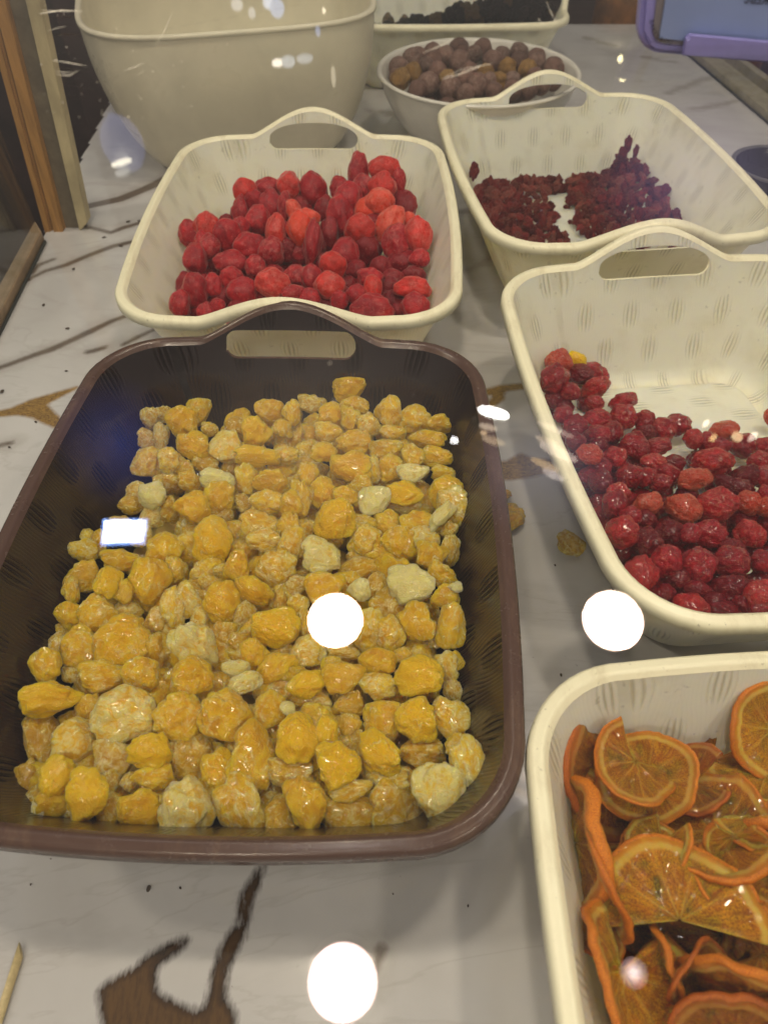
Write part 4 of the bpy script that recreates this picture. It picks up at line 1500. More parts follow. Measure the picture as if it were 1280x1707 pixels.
ra_me = [blob('dried_cranberry', M_raisin, 700 + i, base='3', flat=rnd.uniform(0.32, 0.6), lobes=0.42, cuts=2, cut=0.70, wrinkle=0.15, wfreq=2.6, ridge=0.25) for i in range(9)]
POLYS = [
    # polygon in the picture, spacing, height function, label
    ([(784, 300), (800, 292), (832, 290), (860, 276), (885, 284), (902, 276), (938, 276), (944, 305), (928, 320), (905, 330), (918, 345), (925, 365), (905, 382), (908, 402), (892, 410), (862, 405), (835, 398), (812, 380), (798, 345)], 10.2,
     lambda x, y: rnd.uniform(-.003, .006) + 0.011 + 0.010 * max(0, 1 - abs(x - 850) / 60) * max(0, 1 - abs(y - 335) / 60), 'L'),
    ([(950, 268), (965, 258), (1000, 256), (1005, 280), (998, 300), (975, 302), (948, 294)], 8.5, lambda x, y: 0.016, 'M'),
    ([(948, 318), (975, 308), (1000, 312), (1010, 330), (990, 352), (975, 350), (950, 335)], 8.5, lambda x, y: 0.012, 'M'),
    ([(1005, 275), (1018, 258), (1046, 246), (1060, 262), (1080, 282), (1088, 300), (1110, 310), (1126, 345), (1134, 372), (1128, 400), (1060, 405), (1010, 410), (985, 398), (970, 380), (958, 376), (962, 358), (985, 345), (1010, 325), (1018, 312), (1006, 295)], 10.2,
     lambda x, y: rnd.uniform(-.003, .005) + 0.012 + 0.032 * max(0, min(1, (x - 985) / 90.0)) * (0.55 + 0.45 * max(0, min(1, (400 - y) / 130.0))), 'R'),
    ([(916, 380), (930, 385), (948, 400), (940, 408), (918, 402)], 9, lambda x, y: 0.008, 'L'),
]
LR = {'L': ('dark red dried cranberry in the heap along the near side of its basket', 'cranberries in the near heap'),
      'M': ('dark dried cranberry in the small clump by the bare basket floor', 'cranberries in the middle clump'),
      'R': ('purplish dried cranberry in the tall heap against the far side of its basket', 'cranberries in the far heap')}
cnt = 0
for poly, dm, hf, key in POLYS:
    for (x, y) in scatter(poly, dm, rnd):
        z = hf(x, y)
        p = at(x, y, z)
        k = (p - CAM).dot(FWD) / FPX
        r = rnd.uniform(8.5, 13.5) * k
        p = clamp_in(D_, p, r)
        lab, grp = LR[key]
        place('dried_cranberry', rnd.choice(ra_me), p, r * 1.1, r * rnd.uniform(0.5, 0.95), rnd.uniform(0, 3.1), rnd, lab, 'dried cranberry', grp,
              (rnd.uniform(0.1, 0.9), rnd.uniform(0, 0.9), rnd.random(), 1), tilt=40)
        cnt += 1
        if z > 0.024 and rnd.random() < 0.25:
            q = clamp_in(D_, Vector((p.x + rnd.uniform(-.004, .004), p.y - 0.003, z - 0.011)), r)
            place('dried_cranberry', rnd.choice(ra_me), q, r, r * 0.8, rnd.uniform(0, 3.1), rnd, lab, 'dried cranberry', grp, (0.2, 0.8, rnd.random(), 1), tilt=40)
for (x, y, rx, ry, z, lab) in [(1046, 240, 7, 14, 0.062, 'dark dried cranberry at the very top of the far heap'), (1059, 252, 5, 11, 0.055, 'reddish dried cranberry leaning beside the topmost one'),
                               (1113, 318, 9, 12, 0.045, 'single dried cranberry leaning on the far wall of its basket'), (1038, 254, 8, 9, 0.054, 'plump dried cranberry just under the top of the far heap'),
                               (944, 345, 6, 4, 0.005, 'tiny dried cranberry alone on the bare white basket floor'), (950, 370, 5, 4, 0.005, 'small dried cranberry scrap on the bare basket floor'),
                               (790, 286, 9, 15, 0.035, 'dried cranberry stuck up against the near wall corner'), (922, 392, 9, 8, 0.006, 'loose dried cranberry near the front wall of its basket')]:
    p = at(x, y, z)
    k = (p - CAM).dot(FWD) / FPX
    p = clamp_in(D_, p, min(rx, ry) * k)
    place('dried_cranberry', ra_me[(x + y) % 9], p, rx * k, ry * k, -0.3, rnd, lab, 'dried cranberry', None, (0.3, 0.5, .5, 1), tilt=8)

# ------------------------------------------------------------------ round brown fruit in the white bowl
NUT = tile(620, 0, 3.2, [
    (105, 360, 55, 50), (165, 300, 55, 50), (235, 235, 50, 45), (235, 300, 50, 50), (215, 395, 55, 52, 'y'), (150, 425, 58, 50, 'y'), (300, 445, 60, 58), (350, 385, 52, 52),
    (290, 350, 45, 45, 'd'), (330, 325, 52, 45), (420, 470, 60, 52), (425, 218, 55, 50, 'd'), (465, 335, 62, 58), (590, 255, 52, 48), (545, 290, 45, 45, 'd'), (560, 460, 64, 52),
    (600, 395, 52, 48, 'y'), (640, 330, 58, 48), (690, 300, 48, 42, 'd'), (725, 365, 55, 48, 'y'), (800, 278, 55, 55, 'd'), (880, 335, 52, 46), (925, 300, 52, 50), (995, 362, 58, 45), (680, 430, 50, 46, 'y'),
    (745, 430, 48, 42), (828, 375, 55, 42, 'y'), (625, 435, 46, 46), (500, 425, 50, 46), (390, 300, 50, 40), (830, 475, 56, 48), (905, 455, 52, 42), (970, 440, 44, 36), (480, 285, 48, 44, 'd'),
    (290, 265, 42, 36, 'd'), (520, 380, 46, 46), (750, 485, 50, 40), (100, 410, 44, 36), (240, 480, 50, 40), (500, 500, 50, 40), (650, 490, 50, 40), (780, 330, 50, 40, 'd'), (870, 410, 48, 42), (700, 230, 1, 1), (400, 420, 46, 46, 'y')])
nut_me = [blob('round_brown_fruit', M_nut, 800 + i, base='3', flat=0.97, lobes=0.06, cuts=1, cut=0.85, wrinkle=0.03, wfreq=3) for i in range(5)]
nuty_me = [blob('opened_brown_fruit', M_nuty, 820 + i, base='3', flat=0.9, lobes=0.16, cuts=2, cut=0.75, wrinkle=0.05, wfreq=3) for i in range(3)]
BOWL_C = at(797, 116, 0.092)
BOWL_R = 0.131
for (px, py, rx, ry, tn, *_) in NUT:
    if rx < 2:
        continue
    p = at(px, py, 0.086)
    k = (p - CAM).dot(FWD) / FPX
    dx, dy = p.x - BOWL_C.x, p.y - BOWL_C.y
    l = math.hypot(dx, dy)
    mx_ = BOWL_R - 0.026
    if l > mx_:
        p.x, p.y = BOWL_C.x + dx * mx_ / l, BOWL_C.y + dy * mx_ / l
    r = (rx + ry) / 2 * k
    lab, grp = {'m': ('plain brown round fruit in the white bowl', 'plain brown round fruits'), 'd': ('darker brown round fruit in the white bowl', 'darker brown round fruits'),
                'y': ('yellowish split round fruit in the white bowl', 'yellowish split round fruits')}[tn]
    place('round_brown_fruit', rnd.choice(nuty_me if tn == 'y' else nut_me), p, rx * k, rx * k * 0.97, rnd.uniform(0, 6), rnd, lab, 'round fruit', grp,
          (rnd.uniform(0.1, 0.6), 0.75 if tn == 'd' else rnd.uniform(0, 0.4), rnd.random(), 1), tilt=50)
for i in range(26):
    a_, rr = rnd.uniform(0, 6.28), 0.085 * math.sqrt(rnd.random())
    p = Vector((BOWL_C.x + rr * math.cos(a_), BOWL_C.y + rr * math.sin(a_), 0.064 + rnd.uniform(-.004, .004)))
    place('round_brown_fruit', rnd.choice(nut_me), p, 0.014, 0.0135, rnd.uniform(0, 6), rnd, 'darker brown round fruit in the white bowl', 'round fruit', 'darker brown round fruits', (0.2, 0.7, rnd.random(), 1), tilt=50)


def lathe(prof, n=72, sq=None):
    """prof: (radius, z); sq: superellipse exponent and half depth ratio"""
    V, F = [], []
    for r, z in prof:
        for i in range(n):
            a = 2 * math.pi * i / n
            c, s = math.cos(a), math.sin(a)
            if sq:
                e = 2.0 / sq[0]
                c, s = math.copysign(abs(c) ** e, c), math.copysign(abs(s) ** e, s) * sq[1]
            V.append((r * c, r * s, z))
    for k in range(len(prof) - 1):
        for i in range(n):
            j = (i + 1) % n
            F.append((k * n + i, k * n + j, (k + 1) * n + j, (k + 1) * n + i))
    return V, F


root = link('round_bowl', None, label='round white bowl heaped with brown round fruit', cat='bowl', loc=(BOWL_C.x, BOWL_C.y, 0))
prof = [(0.001, 0.002), (0.055, 0.002), (0.062, 0.0), (0.066, 0.003), (0.085, 0.016), (0.106, 0.040), (0.121, 0.068), (0.1275, 0.088)]
V, F = lathe(prof)
link('bowl_body', mesh('bowl_body', V, F, [M_round]), root)
V, F = lathe([(0.1275, 0.088), (0.1305, 0.0900), (0.1312, 0.0918), (0.1300, 0.0932), (0.1275, 0.0935), (0.1252, 0.0925), (0.1242, 0.0885)])
link('rim', mesh('rim', V, F, [M_round]), root)
V, F = lathe([(0.1242, 0.0885), (0.118, 0.068), (0.103, 0.042), (0.083, 0.019), (0.055, 0.006), (0.001, 0.005)])
link('bowl_lining', mesh('bowl_lining', V, F, [M_round]), root)

# the tall squarish bowl at the back left
RZ = 0.165
a_, b_ = at(127, 82, RZ), at(657, 40, RZ)
ux = (b_ - a_).normalized()
W_ = (b_ - a_).length
un = Vector((-ux.y, ux.x, 0))
DR = 0.86
ctr = (a_ + b_) / 2 + un * (W_ / 2 * DR)
root = link('deep_bowl', None, label='tall empty cloudy white bowl with squarish rim at the back left', cat='bowl', loc=(ctr.x, ctr.y, 0.0005), rot=(0, 0, math.atan2(ux.y, ux.x)))
hw = W_ / 2
pts = []
for q in np.linspace(0, 1, 18):
    s_ = 0.65 + 0.35 * math.sin(q ** 0.80 * math.pi / 2) ** 0.9
    pts.append((hw * s_, RZ * q))
V, F = lathe([(0.001, 0.004), (hw * 0.50, 0.004), (hw * 0.55, 0.0)] + pts[0:], 120, (3.6, DR))
link('bowl_body', mesh('bowl_body', V, F, [M_bowl]), root)
V, F = lathe([(hw, RZ), (hw + 0.0022, RZ + 0.001), (hw + 0.0020, RZ + 0.0045), (hw - 0.001, RZ + 0.0055), (hw - 0.0045, RZ + 0.0045), (hw - 0.0050, RZ)], 120, (3.6, DR))
link('rim', mesh('rim', V, F, [M_bowl_rim]), root)
V, F = lathe([(r - 0.005, z + 0.003) for r, z in pts[::-1]] + [(hw * 0.45, 0.008), (0.001, 0.007)], 120, (3.6, DR))
link('bowl_lining', mesh('bowl_lining', V, F, [M_bowl]), root)

# ------------------------------------------------------------------ blackish fruit in the back basket
dk_me = [blob('blackish_dried_fruit', M_dark, 900 + i, base='2', flat=0.6, lobes=0.3, cuts=2, cut=0.75, wrinkle=0.15, wfreq=3) for i in range(6)]
cnt = 0
for (x, y) in scatter([(640, 62), (640, 44), (680, 36), (700, 30), (740, 26), (765, 12), (800, 8), (830, -2), (850, -14), (915, -14), (940, 6), (966, 30), (966, 44), (900, 48), (800, 52)], 8.6, rnd, 4000):
    z = 0.055 + 0.0011 * max(0, min(30, 52 - y))
    p = at(x, y, z)
    p = clamp_in(E_, p, 0.007)
    r = rnd.uniform(0.0085, 0.0120)
    yel = rnd.random() < 0.10 or (770 < x < 800 and y > 15)
    place('blackish_dried_fruit', rnd.choice(dk_me), p, r, r * rnd.uniform(0.7, 1), rnd.uniform(0, 3.1), rnd, 'olive brown dried fruit in the back basket' if yel else 'blackish dried fruit in the back basket',
          'dried fruit', 'olive brown dried fruits' if yel else 'blackish dried fruits', (1.0 if yel else 0.1, 0.0 if yel else rnd.uniform(.1, .9), rnd.random(), 1), tilt=40)
bm = bmesh.new()
for i in range(230):
    x, y = rnd.uniform(-0.085, 0.085), rnd.uniform(-0.13, 0.13)
    p = clamp_in(E_, to_world(E_, x, y, rnd.uniform(0.02, 0.052)), 0.008)
    r = rnd.uniform(0.009, 0.013)
    bmesh.ops.create_icosphere(bm, subdivisions=2, radius=1.0, matrix=Matrix.LocRotScale(p, Euler((rnd.random() * 6, rnd.random() * 6, 0)), Vector((r, r * 0.8, r * 0.55))))
link('dried_fruit_mass', bm_mesh(bm, 'dried_fruit_mass', [M_dark], True), label='mass of blackish dried fruit filling the back basket', cat='dried fruit', kind='stuff')

# ------------------------------------------------------------------ dried orange slices


def slice_mesh(seed, a0=0.0, a1=360.0, th=0.155, bend=0.12, cup=0.08, torn=(), edge_curl=0.0):
    """unit radius slice in the XY plane; rind round the edge, both faces fleshy"""
    rnd_ = random.Random(seed)
    o1 = Vector((rnd_.uniform(-40, 40), rnd_.uniform(-40, 40), 0))
    full = (a1 - a0) >= 359.9
    na = max(12, int(108 * (a1 - a0) / 360))
    rad = [0.02, 0.10, 0.18, 0.26, 0.34, 0.42, 0.50, 0.58, 0.66, 0.72, 0.78, 0.82, 0.86, 0.90, 0.94, 0.975]
    ph = rnd_.uniform(0, 6)
    nseg = 9

    def zbase(x, y):
        return bend * (x * math.cos(ph) + y * math.sin(ph)) ** 2 - bend * 0.4 + cup * math.sin(2 * math.atan2(y, x) + ph) * (x * x + y * y) + 0.16 * noise.noise(Vector((x * 1.3, y * 1.3, 0)) + o1) + 0.07 * noise.noise(Vector((x * 3.2, y * 3.2, 4)) + o1) * (x * x + y * y)

    def outline(a):
        return 1 + 0.05 * math.sin(2 * a + ph) + 0.10 * noise.noise(Vector((math.cos(a) * 1.5, math.sin(a) * 1.5, 3)) + o1) + 0.022 * noise.noise(Vector((math.cos(a) * 9, math.sin(a) * 9, 3)) + o1)

    def relief(r, a):
        # segments bulge a little, sink in the middle; membranes stand proud
        s = abs(((a / (2 * math.pi)) * nseg) % 1.0 - 0.5) * 2     # 0 middle of a segment, 1 at the membrane
        e = min(1.0, max(0.0, (r - 0.74) / 0.10))
        h = th * 0.5 * (0.38 + 0.42 * s ** 4) * (1 - e) + th * 0.5 * e
        h += 0.045 * noise.noise(Vector((r * math.cos(a) * 5, r * math.sin(a) * 5, 1)) + o1) * (1.2 - e)
        h += 0.022 * noise.noise(Vector((r * math.cos(a) * 16, r * math.sin(a) * 16, 5)) + o1)
        return h

    V, F, UV, MI = [], [], [], []
    cols = na + (0 if full else 1)
    idx = {}
    for side in (1, -1):
        for ri, r in enumerate(rad):
            for k in range(cols):
                a = R_(a0 + (a1 - a0) * k / na)
                rr = r * outline(a)
                x, y = rr * math.cos(a), rr * math.sin(a)
                h = relief(r, a)
                if ri == len(rad) - 1:
                    h *= 0.9
                V.append((x, y, zbase(x, y) + side * h))
                UV.append((r, (a / (2 * math.pi)) % 1.0 if a < 2 * math.pi - 1e-6 else 1.0))
                idx[(side, ri, k)] = len(V) - 1
    nr = len(rad)
    for side in (1, -1):
        for ri in range(nr - 1):
            for k in range(na):
                k2 = (k + 1) % cols if full else k + 1
                am = (a0 + (a1 - a0) * (k + 0.5) / na) % 360
                if any(t0 < am < t1 and r0 < rad[ri] + 0.05 * noise.noise(Vector((am * .2, 0, 0)) + o1) < r1 for t0, t1, r0, r1 in torn):
                    continue
                q = (idx[(side, ri, k)], idx[(side, ri + 1, k)], idx[(side, ri + 1, k2)], idx[(side, ri, k2)])
                F.append(q if side == 1 else q[::-1])
                MI.append(0)
    # rind: bulging band with its own rows
    rows = [('t', 0.0), ('m', 0.6), ('m', 0.2), ('m', -0.2), ('m', -0.6), ('b', 0.0)]
    ring = []
    for tp, f in rows:
        rg = []
        for k in range(cols):
            if tp == 't':
                rg.append(idx[(1, nr - 1, k)])
            elif tp == 'b':
                rg.append(idx[(-1, nr - 1, k)])
            else:
                a = R_(a0 + (a1 - a0) * k / na)
                rr = (1.0 + 0.03 * (1 - f * f)) * outline(a)
                x, y = rr * math.cos(a), rr * math.sin(a)
                V.append((x, y, zbase(x * 0.98, y * 0.98) + f * th * 0.5))
                UV.append((1.0, 0.0))
                rg.append(len(V) - 1)
        ring.append(rg)
    for j in range(len(ring) - 1):
        for k in range(na):
            k2 = (k + 1) % cols if full else k + 1
            F.append((ring[j][k], ring[j + 1][k], ring[j + 1][k2], ring[j][k2]))
            MI.append(1)
    if not full:
        for k in (0, na):
            top = [idx[(1, ri, k)] for ri in range(nr)]
            bot = [idx[(-1, ri, k)] for ri in range(nr)]
            for ri in range(nr - 1):
                q = (top[ri], bot[ri], bot[ri + 1], top[ri + 1])
                F.append(q if k == 0 else q[::-1])
                MI.append(0)
            q = [top[-1]] + [ring[j][k] for j in range(1, 5)] + [bot[-1]]
            F.append(tuple(q))
            MI.append(1)
    me = mesh('orange_slice', V, F, [M_flesh, M_rind], True, MI, UV)
    # two parts: flesh faces and rind band
    out = []
    for keep, nm in ((0, 'flesh'), (1, 'rind')):
        bm = bmesh.new()
        bm.from_mesh(me)
        bmesh.ops.delete(bm, geom=[f for f in bm.faces if f.material_index != keep], context='FACES')
        m2 = bpy.data.meshes.new(nm)
        bm.to_mesh(m2)
        bm.free()
        m2.materials.append(M_flesh)
        m2.materials.append(M_rind)
        out.append(m2)
    bpy.data.meshes.remove(me)
    return out


SL = {
    'full': slice_mesh(1), 'full2': slice_mesh(2, bend=0.22), 'flat': slice_mesh(3, th=0.21, bend=0.05, cup=0.04), 'half': slice_mesh(4, 0, 200, bend=0.08),
    'three': slice_mesh(5, 0, 285, bend=0.18), 'fold': slice_mesh(6, 0, 250, bend=0.30, cup=0.15), 'torn': slice_mesh(7, torn=((40, 110, 0.15, 0.74), (200, 245, 0.25, 0.72), (300, 330, 0.3, 0.7))),
    'torn2': slice_mesh(8, 20, 330, bend=0.2, torn=((90, 150, 0.2, 0.7),)), 'thin': slice_mesh(9, th=0.12, bend=0.10), 'wedge': slice_mesh(10, 0, 110, bend=0.15),
}


def orange(kind, px, py, rpx, z, fx, fy, spin, label, sq=1.0, fz=1.0, brown=None):
    """fx, fy: how far the face turns right / up from facing the viewer"""
    z += 0.006
    p = at(px, py, z)
    d = (CAM - p).normalized()
    face = (d * fz + RGT * fx + UP * fy).normalized()
    k = (p - CAM).dot(FWD) / FPX
    r = rpx * k * 1.08
    up = UP - face * UP.dot(face)
    if up.length < 0.05:
        up = d - face * d.dot(face)
    up.normalize()
    rt = up.cross(face)
    M = Matrix((rt, up, face)).transposed() @ Matrix.Rotation(R_(spin), 3, 'Z')
    root = link('orange_slice', None, label=label, cat='dried orange slice', group='dried orange slices')
    root.matrix_world = Matrix.LocRotScale(p, M.to_quaternion(), Vector((r, r * sq, r)))
    for nm, me in zip(('flesh', 'rind'), SL[kind]):
        o = bpy.data.objects.new(nm, me)
        COL.objects.link(o)
        o.parent = root
        b__ = brown if brown is not None else (0.55 if 'brown' in label or 'dark' in label else 0.4 if 'shaded' in label else rnd.choice((0.0, 0.08, 0.25)))  # slices labelled shaded get that shade multiplied into their colour
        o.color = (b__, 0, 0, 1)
    return root


orange('full', 1016, 1285, 98, 0.050, 0.85, 0.05, 40, 'large brownish orange slice leaning on the basket corner, behind the folded one')
orange('thin', 1020, 1240, 66, 0.055, 0.1, 0.8, 80, 'thin orange slice peeping out over the corner slice')
orange('full2', 1076, 1295, 72, 0.064, -0.10, 0.12, 160, 'orange slice with pale membranes behind the bright folded flap', sq=1.0)
orange('fold', 1062, 1268, 66, 0.070, 0.35, 0.25, 105, 'bright folded half slice of orange on top near the back corner')
orange('flat', 972, 1405, 104, 0.048, 3.2, 0.0, 0, 'orange slice standing on edge along the side wall, its rind towards the viewer', fz=0.25)
orange('thin', 999, 1450, 98, 0.050, 3.2, 0.3, 0, 'yellower orange slice standing on edge beside the first upright one', fz=0.30)
orange('torn2', 1186, 1262, 60, 0.046, -0.1, 0.35, 60, 'small brown translucent orange slice against the back wall')
orange('full', 1292, 1218, 74, 0.064, 0.55, -0.1, 10, 'orange slice propped in the back at the picture edge')
orange('flat', 1262, 1318, 104, 0.054, -0.9, 3.0, 20, 'orange slice on edge, its long rind band running to the right', fz=0.35)
orange('thin', 1275, 1292, 80, 0.056, -0.6, 3.0, 20, 'shorter orange slice on edge just above the long rind band', fz=0.35)
orange('full2', 1192, 1385, 94, 0.062, -0.35, 1.5, 70, 'orange slice lying obliquely with thick rind in front, mid basket')
orange('wedge', 1250, 1358, 56, 0.070, 0.1, 0.6, 200, 'pale wedge of dried orange on the oblique slice')
orange('half', 1132, 1535, 122, 0.066, 0.05, 0.05, -6, 'large half slice of orange with clear segments, centre of the basket')
orange('thin', 1084, 1420, 46, 0.058, 0.2, 0.4, 30, 'small orange slice tucked behind the large half slice')
orange('full', 1290, 1455, 66, 0.066, 0.5, 0.8, 0, 'curled bright orange slice at the right picture edge')
orange('torn', 1200, 1560, 100, 0.050, 0.0, 0.2, 15, 'torn brownish orange slice with open holes between membranes')
orange('three', 1046, 1618, 108, 0.062, 1.15, 0.10, 80, 'orange slice with broad rind at the front left, a piece missing')
orange('full2', 1245, 1672, 112, 0.060, 0.05, -1.0, 50, 'orange slice showing an arched bright rind at the front right')
orange('flat', 1108, 1600, 56, 0.050, 1.8, 0.3, 20, 'narrow orange slice on edge between the front slices', fz=0.3)
orange('thin', 1030, 1452, 44, 0.040, -0.3, 0.6, 20, 'small brown orange slice deep beside the upright ones')
orange('full', 1225, 1745, 100, 0.055, 0.1, -0.8, 70, 'dark reddish orange slice at the bottom edge of the picture')
orange('half', 1070, 1372, 60, 0.046, 0.4, -0.5, 250, 'orange slice with pale pith edge under the folded one')
for i, (px, py, r_, z_, fx, fy, sp_, lb) in enumerate([
    (1150, 1300, 58, 0.058, -0.5, 0.9, 30, 'orange slice tilted back between the folded and the brown ones'),
    (1215, 1470, 62, 0.066, 0.9, 0.6, 200, 'steeply tilted orange slice right of the large half slice'),
    (1100, 1400, 50, 0.064, -0.8, 0.8, 120, 'small tilted orange slice above the large half slice'),
    (1160, 1625, 60, 0.060, 0.7, -0.7, 300, 'dark brown tilted orange slice between the front ones'),
    (1265, 1590, 70, 0.066, -0.9, 0.2, 70, 'steep orange slice with ragged rim at the right edge'),
    (1000, 1560, 46, 0.058, 0.9, 0.9, 10, 'brown curled orange piece against the side wall, front'),
    (1225, 1400, 48, 0.072, 0.3, -0.9, 140, 'small curled orange slice on top of the oblique one')]):
    orange(['torn2', 'thin', 'three', 'full2'][i % 4], px, py, r_, z_, fx, fy, sp_, lb)
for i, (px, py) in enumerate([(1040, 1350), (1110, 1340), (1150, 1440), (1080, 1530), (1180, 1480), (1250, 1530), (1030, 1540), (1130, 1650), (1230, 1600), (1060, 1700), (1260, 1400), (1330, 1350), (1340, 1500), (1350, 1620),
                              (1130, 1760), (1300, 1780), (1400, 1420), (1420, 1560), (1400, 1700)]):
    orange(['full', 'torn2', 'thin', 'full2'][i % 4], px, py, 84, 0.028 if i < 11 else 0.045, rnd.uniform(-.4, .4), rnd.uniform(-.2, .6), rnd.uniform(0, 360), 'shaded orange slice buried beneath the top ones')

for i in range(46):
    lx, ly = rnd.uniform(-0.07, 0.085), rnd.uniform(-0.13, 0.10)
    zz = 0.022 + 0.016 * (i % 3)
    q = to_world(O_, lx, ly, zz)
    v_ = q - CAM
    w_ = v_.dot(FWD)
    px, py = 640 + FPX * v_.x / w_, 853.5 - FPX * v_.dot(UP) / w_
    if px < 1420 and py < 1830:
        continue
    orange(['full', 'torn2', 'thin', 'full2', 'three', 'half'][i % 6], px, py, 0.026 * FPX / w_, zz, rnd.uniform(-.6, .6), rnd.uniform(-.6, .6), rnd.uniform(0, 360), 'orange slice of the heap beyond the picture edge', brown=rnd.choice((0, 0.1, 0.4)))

# ------------------------------------------------------------------ the frame of the case


def plane_pt(px, py, Y):
    d = ray(px, py)
    return CAM + d * (Y / d.y)


def board(name, px4, Y, th, mat, parent=None, **kw):
    f = [plane_pt(x, y, Y) for x, y in px4]
    b = [v_ + Vector((0, th, 0)) for v_ in f]
    n = len(f)
    V = f + b
    F = [tuple(range(n)), tuple(range(2 * n - 1, n - 1, -1))] + [(i, i + n, (i + 1) % n + n, (i + 1) % n) for i in range(n)]
    bm = bmesh.new()
    vs = [bm.verts.new(v_) for v_ in V]
    for q in F:
        bm.faces.new([vs[i] for i in q])
    return link(name, bm_mesh(bm, name, [mat], False, 0.0012, 2), parent, **kw)


YB = at(133, 384).y
post = link('case_corner_post', None, label='wooden corner post of the case: orange pine, grey board and cream strip', cat='post')
board('cream_strip', [(133, 386), (146, 372), (40, -120), (14, -120)], YB, 0.016, M_cream, post)
board('grey_board', [(104, 388), (134.5, 385), (15.5, -120), (-23, -120)], YB + 0.006, 0.02, M_greyboard, post)
for a_, b_ in ((0.0, 0.30), (0.33, 0.46), (0.49, 1.0)):
    bl, br, tr, tl = (77, 395), (106, 387), (-22, -120), (-64, -120)

    def mixp(p_, q_, f):
        return (p_[0] + (q_[0] - p_[0]) * f, p_[1] + (q_[1] - p_[1]) * f)
    board('pine_moulding', [mixp(bl, br, a_), mixp(bl, br, b_), mixp(tl, tr, b_), mixp(tl, tr, a_)], YB - 0.004 + (0.003 if a_ == 0.33 else 0), 0.02, M_pine, post)
board('pine_backing', [(78, 394), (105, 387), (-21, -120), (-63, -120)], YB + 0.0165, 0.008, M_pine, post)


def strip(name, px4, z0, z1, mat, parent=None, **kw):
    lo = [at(x, y, z0) for x, y in px4]
    V = lo + [v_ + Vector((0, 0, z1 - z0)) for v_ in lo]
    n = len(lo)
    bm = bmesh.new()
    vs = [bm.verts.new(v_) for v_ in V]
    for q in [tuple(range(n)), tuple(range(2 * n - 1, n - 1, -1))] + [(i, (i + 1) % n, (i + 1) % n + n, i + n) for i in range(n)]:
        bm.faces.new([vs[i] for i in q])
    return link(name, bm_mesh(bm, name, [mat], False, 0.0015, 2), parent, **kw)


def ext(p_, q_, f):
    return (p_[0] + (q_[0] - p_[0]) * f, p_[1] + (q_[1] - p_[1]) * f)


# left edging runs from the post towards the viewer
tA, tB = (64, 382), (75, 400)
tC, tD = ext(tB, (0, 552), 2.2), ext(tA, (0, 502), 2.2)
edging = link('side_edging', None, label='tan wooden edging along the left end of the counter', cat='edging')
strip('edging_bar', [tA, tB, tC, tD], 0.0005, 0.011, M_trim, edging)
strip('sealant_line', [(75.5, 401), (79, 404), ext((79, 404), (4, 556), 2.2), ext((75.5, 401), (1, 553), 2.2)], 0.0004, 0.0022, M_gap, edging)
# side glass standing on the edging
pA, pB = at(66, 388, 0.011), at(*ext((66, 388), (-4, 528), 2.2), 0.011)
dirv = (pB - pA).normalized()
V = []
for q in (pA, pA + dirv * 0.62):
    for off in (0, 0.004):
        for z in (0.011, 0.275 + q.y * 0.17):
            V.append((q.x - off, q.y, z))
F = [(0, 1, 3, 2), (4, 6, 7, 5), (0, 4, 5, 1), (2, 3, 7, 6), (1, 5, 7, 3), (0, 2, 6, 4)]
link('side_glass', mesh('side_glass', V, F, [glass_mat('side_case_glass', (0.93, 0.95, 0.94))], False), label='upright end glass on the left edging, dark behind', cat='glass pane')

# right edging of pale metal
rail = link('metal_rail', None, label='pale metal rail along the right end of the counter', cat='rail')
rA, rB = (1147, 92), (1282, 207)
r0, r1 = ext(rB, rA, 1.35), ext(rA, rB, 2.2)
off = 22
strip('rail_bar', [r0, r1, (r1[0] + off * 1.7, r1[1] - 12), (r0[0] + off, r0[1] - 2)], 0.0005, 0.012, M_rail, rail)
strip('rail_gap', [(r0[0] - 3, r0[1]), (r1[0] - 5, r1[1]), (r1[0], r1[1]), r0], 0.0004, 0.0025, M_gap, rail)
strip('outer_rail', [(r0[0] + off + 8, r0[1] - 2), (r1[0] + off * 1.7 + 10, r1[1] - 14), (r1[0] + off * 2.1 + 10, r1[1] - 20), (r0[0] + off + 18, r0[1] - 4)], -0.004, 0.016, M_rail, rail)

# stand-in for a dark reflection, then dark shop furniture beyond the case
bm = bmesh.new()
box(bm, (-0.33, 1.30, 0.12), (0.34, 0.02, 0.40))  # panel stands in for a dark reflection in the rear glass
link('brown_panel', bm_mesh(bm, 'brown_panel', [M_darkwall], False, 0.003), label='dark brown panel standing in for a reflection behind the tall cloudy bowl', cat='panel')
bm = bmesh.new()
box(bm, (0.1, 2.3, -0.2), (3.6, 0.06, 1.4))
link('back_wall', bm_mesh(bm, 'back_wall', [M_darkwall], False), label='dark brown wall of the shop behind the display case', kind='structure')


def jar(x, y, z, r, h, label):
    root = link('goods_jar', None, label=label, cat='jar', loc=(x, y, z), group='amber jars beyond the case')
    V, F = lathe([(0.001, 0), (r * 0.95, 0), (r, 0.004), (r, h * 0.8), (r * 0.8, h * 0.93), (r * 0.8, h)], 32)
    link('jar_body', mesh('jar_body', V, F, [M_warm]), root)
    V, F = lathe([(r * 0.84, h * 0.95), (r * 0.86, h), (r * 0.86, h * 1.12), (0.001, h * 1.13)], 32)
    link('lid', mesh('lid', V, F, [M_rail]), root)


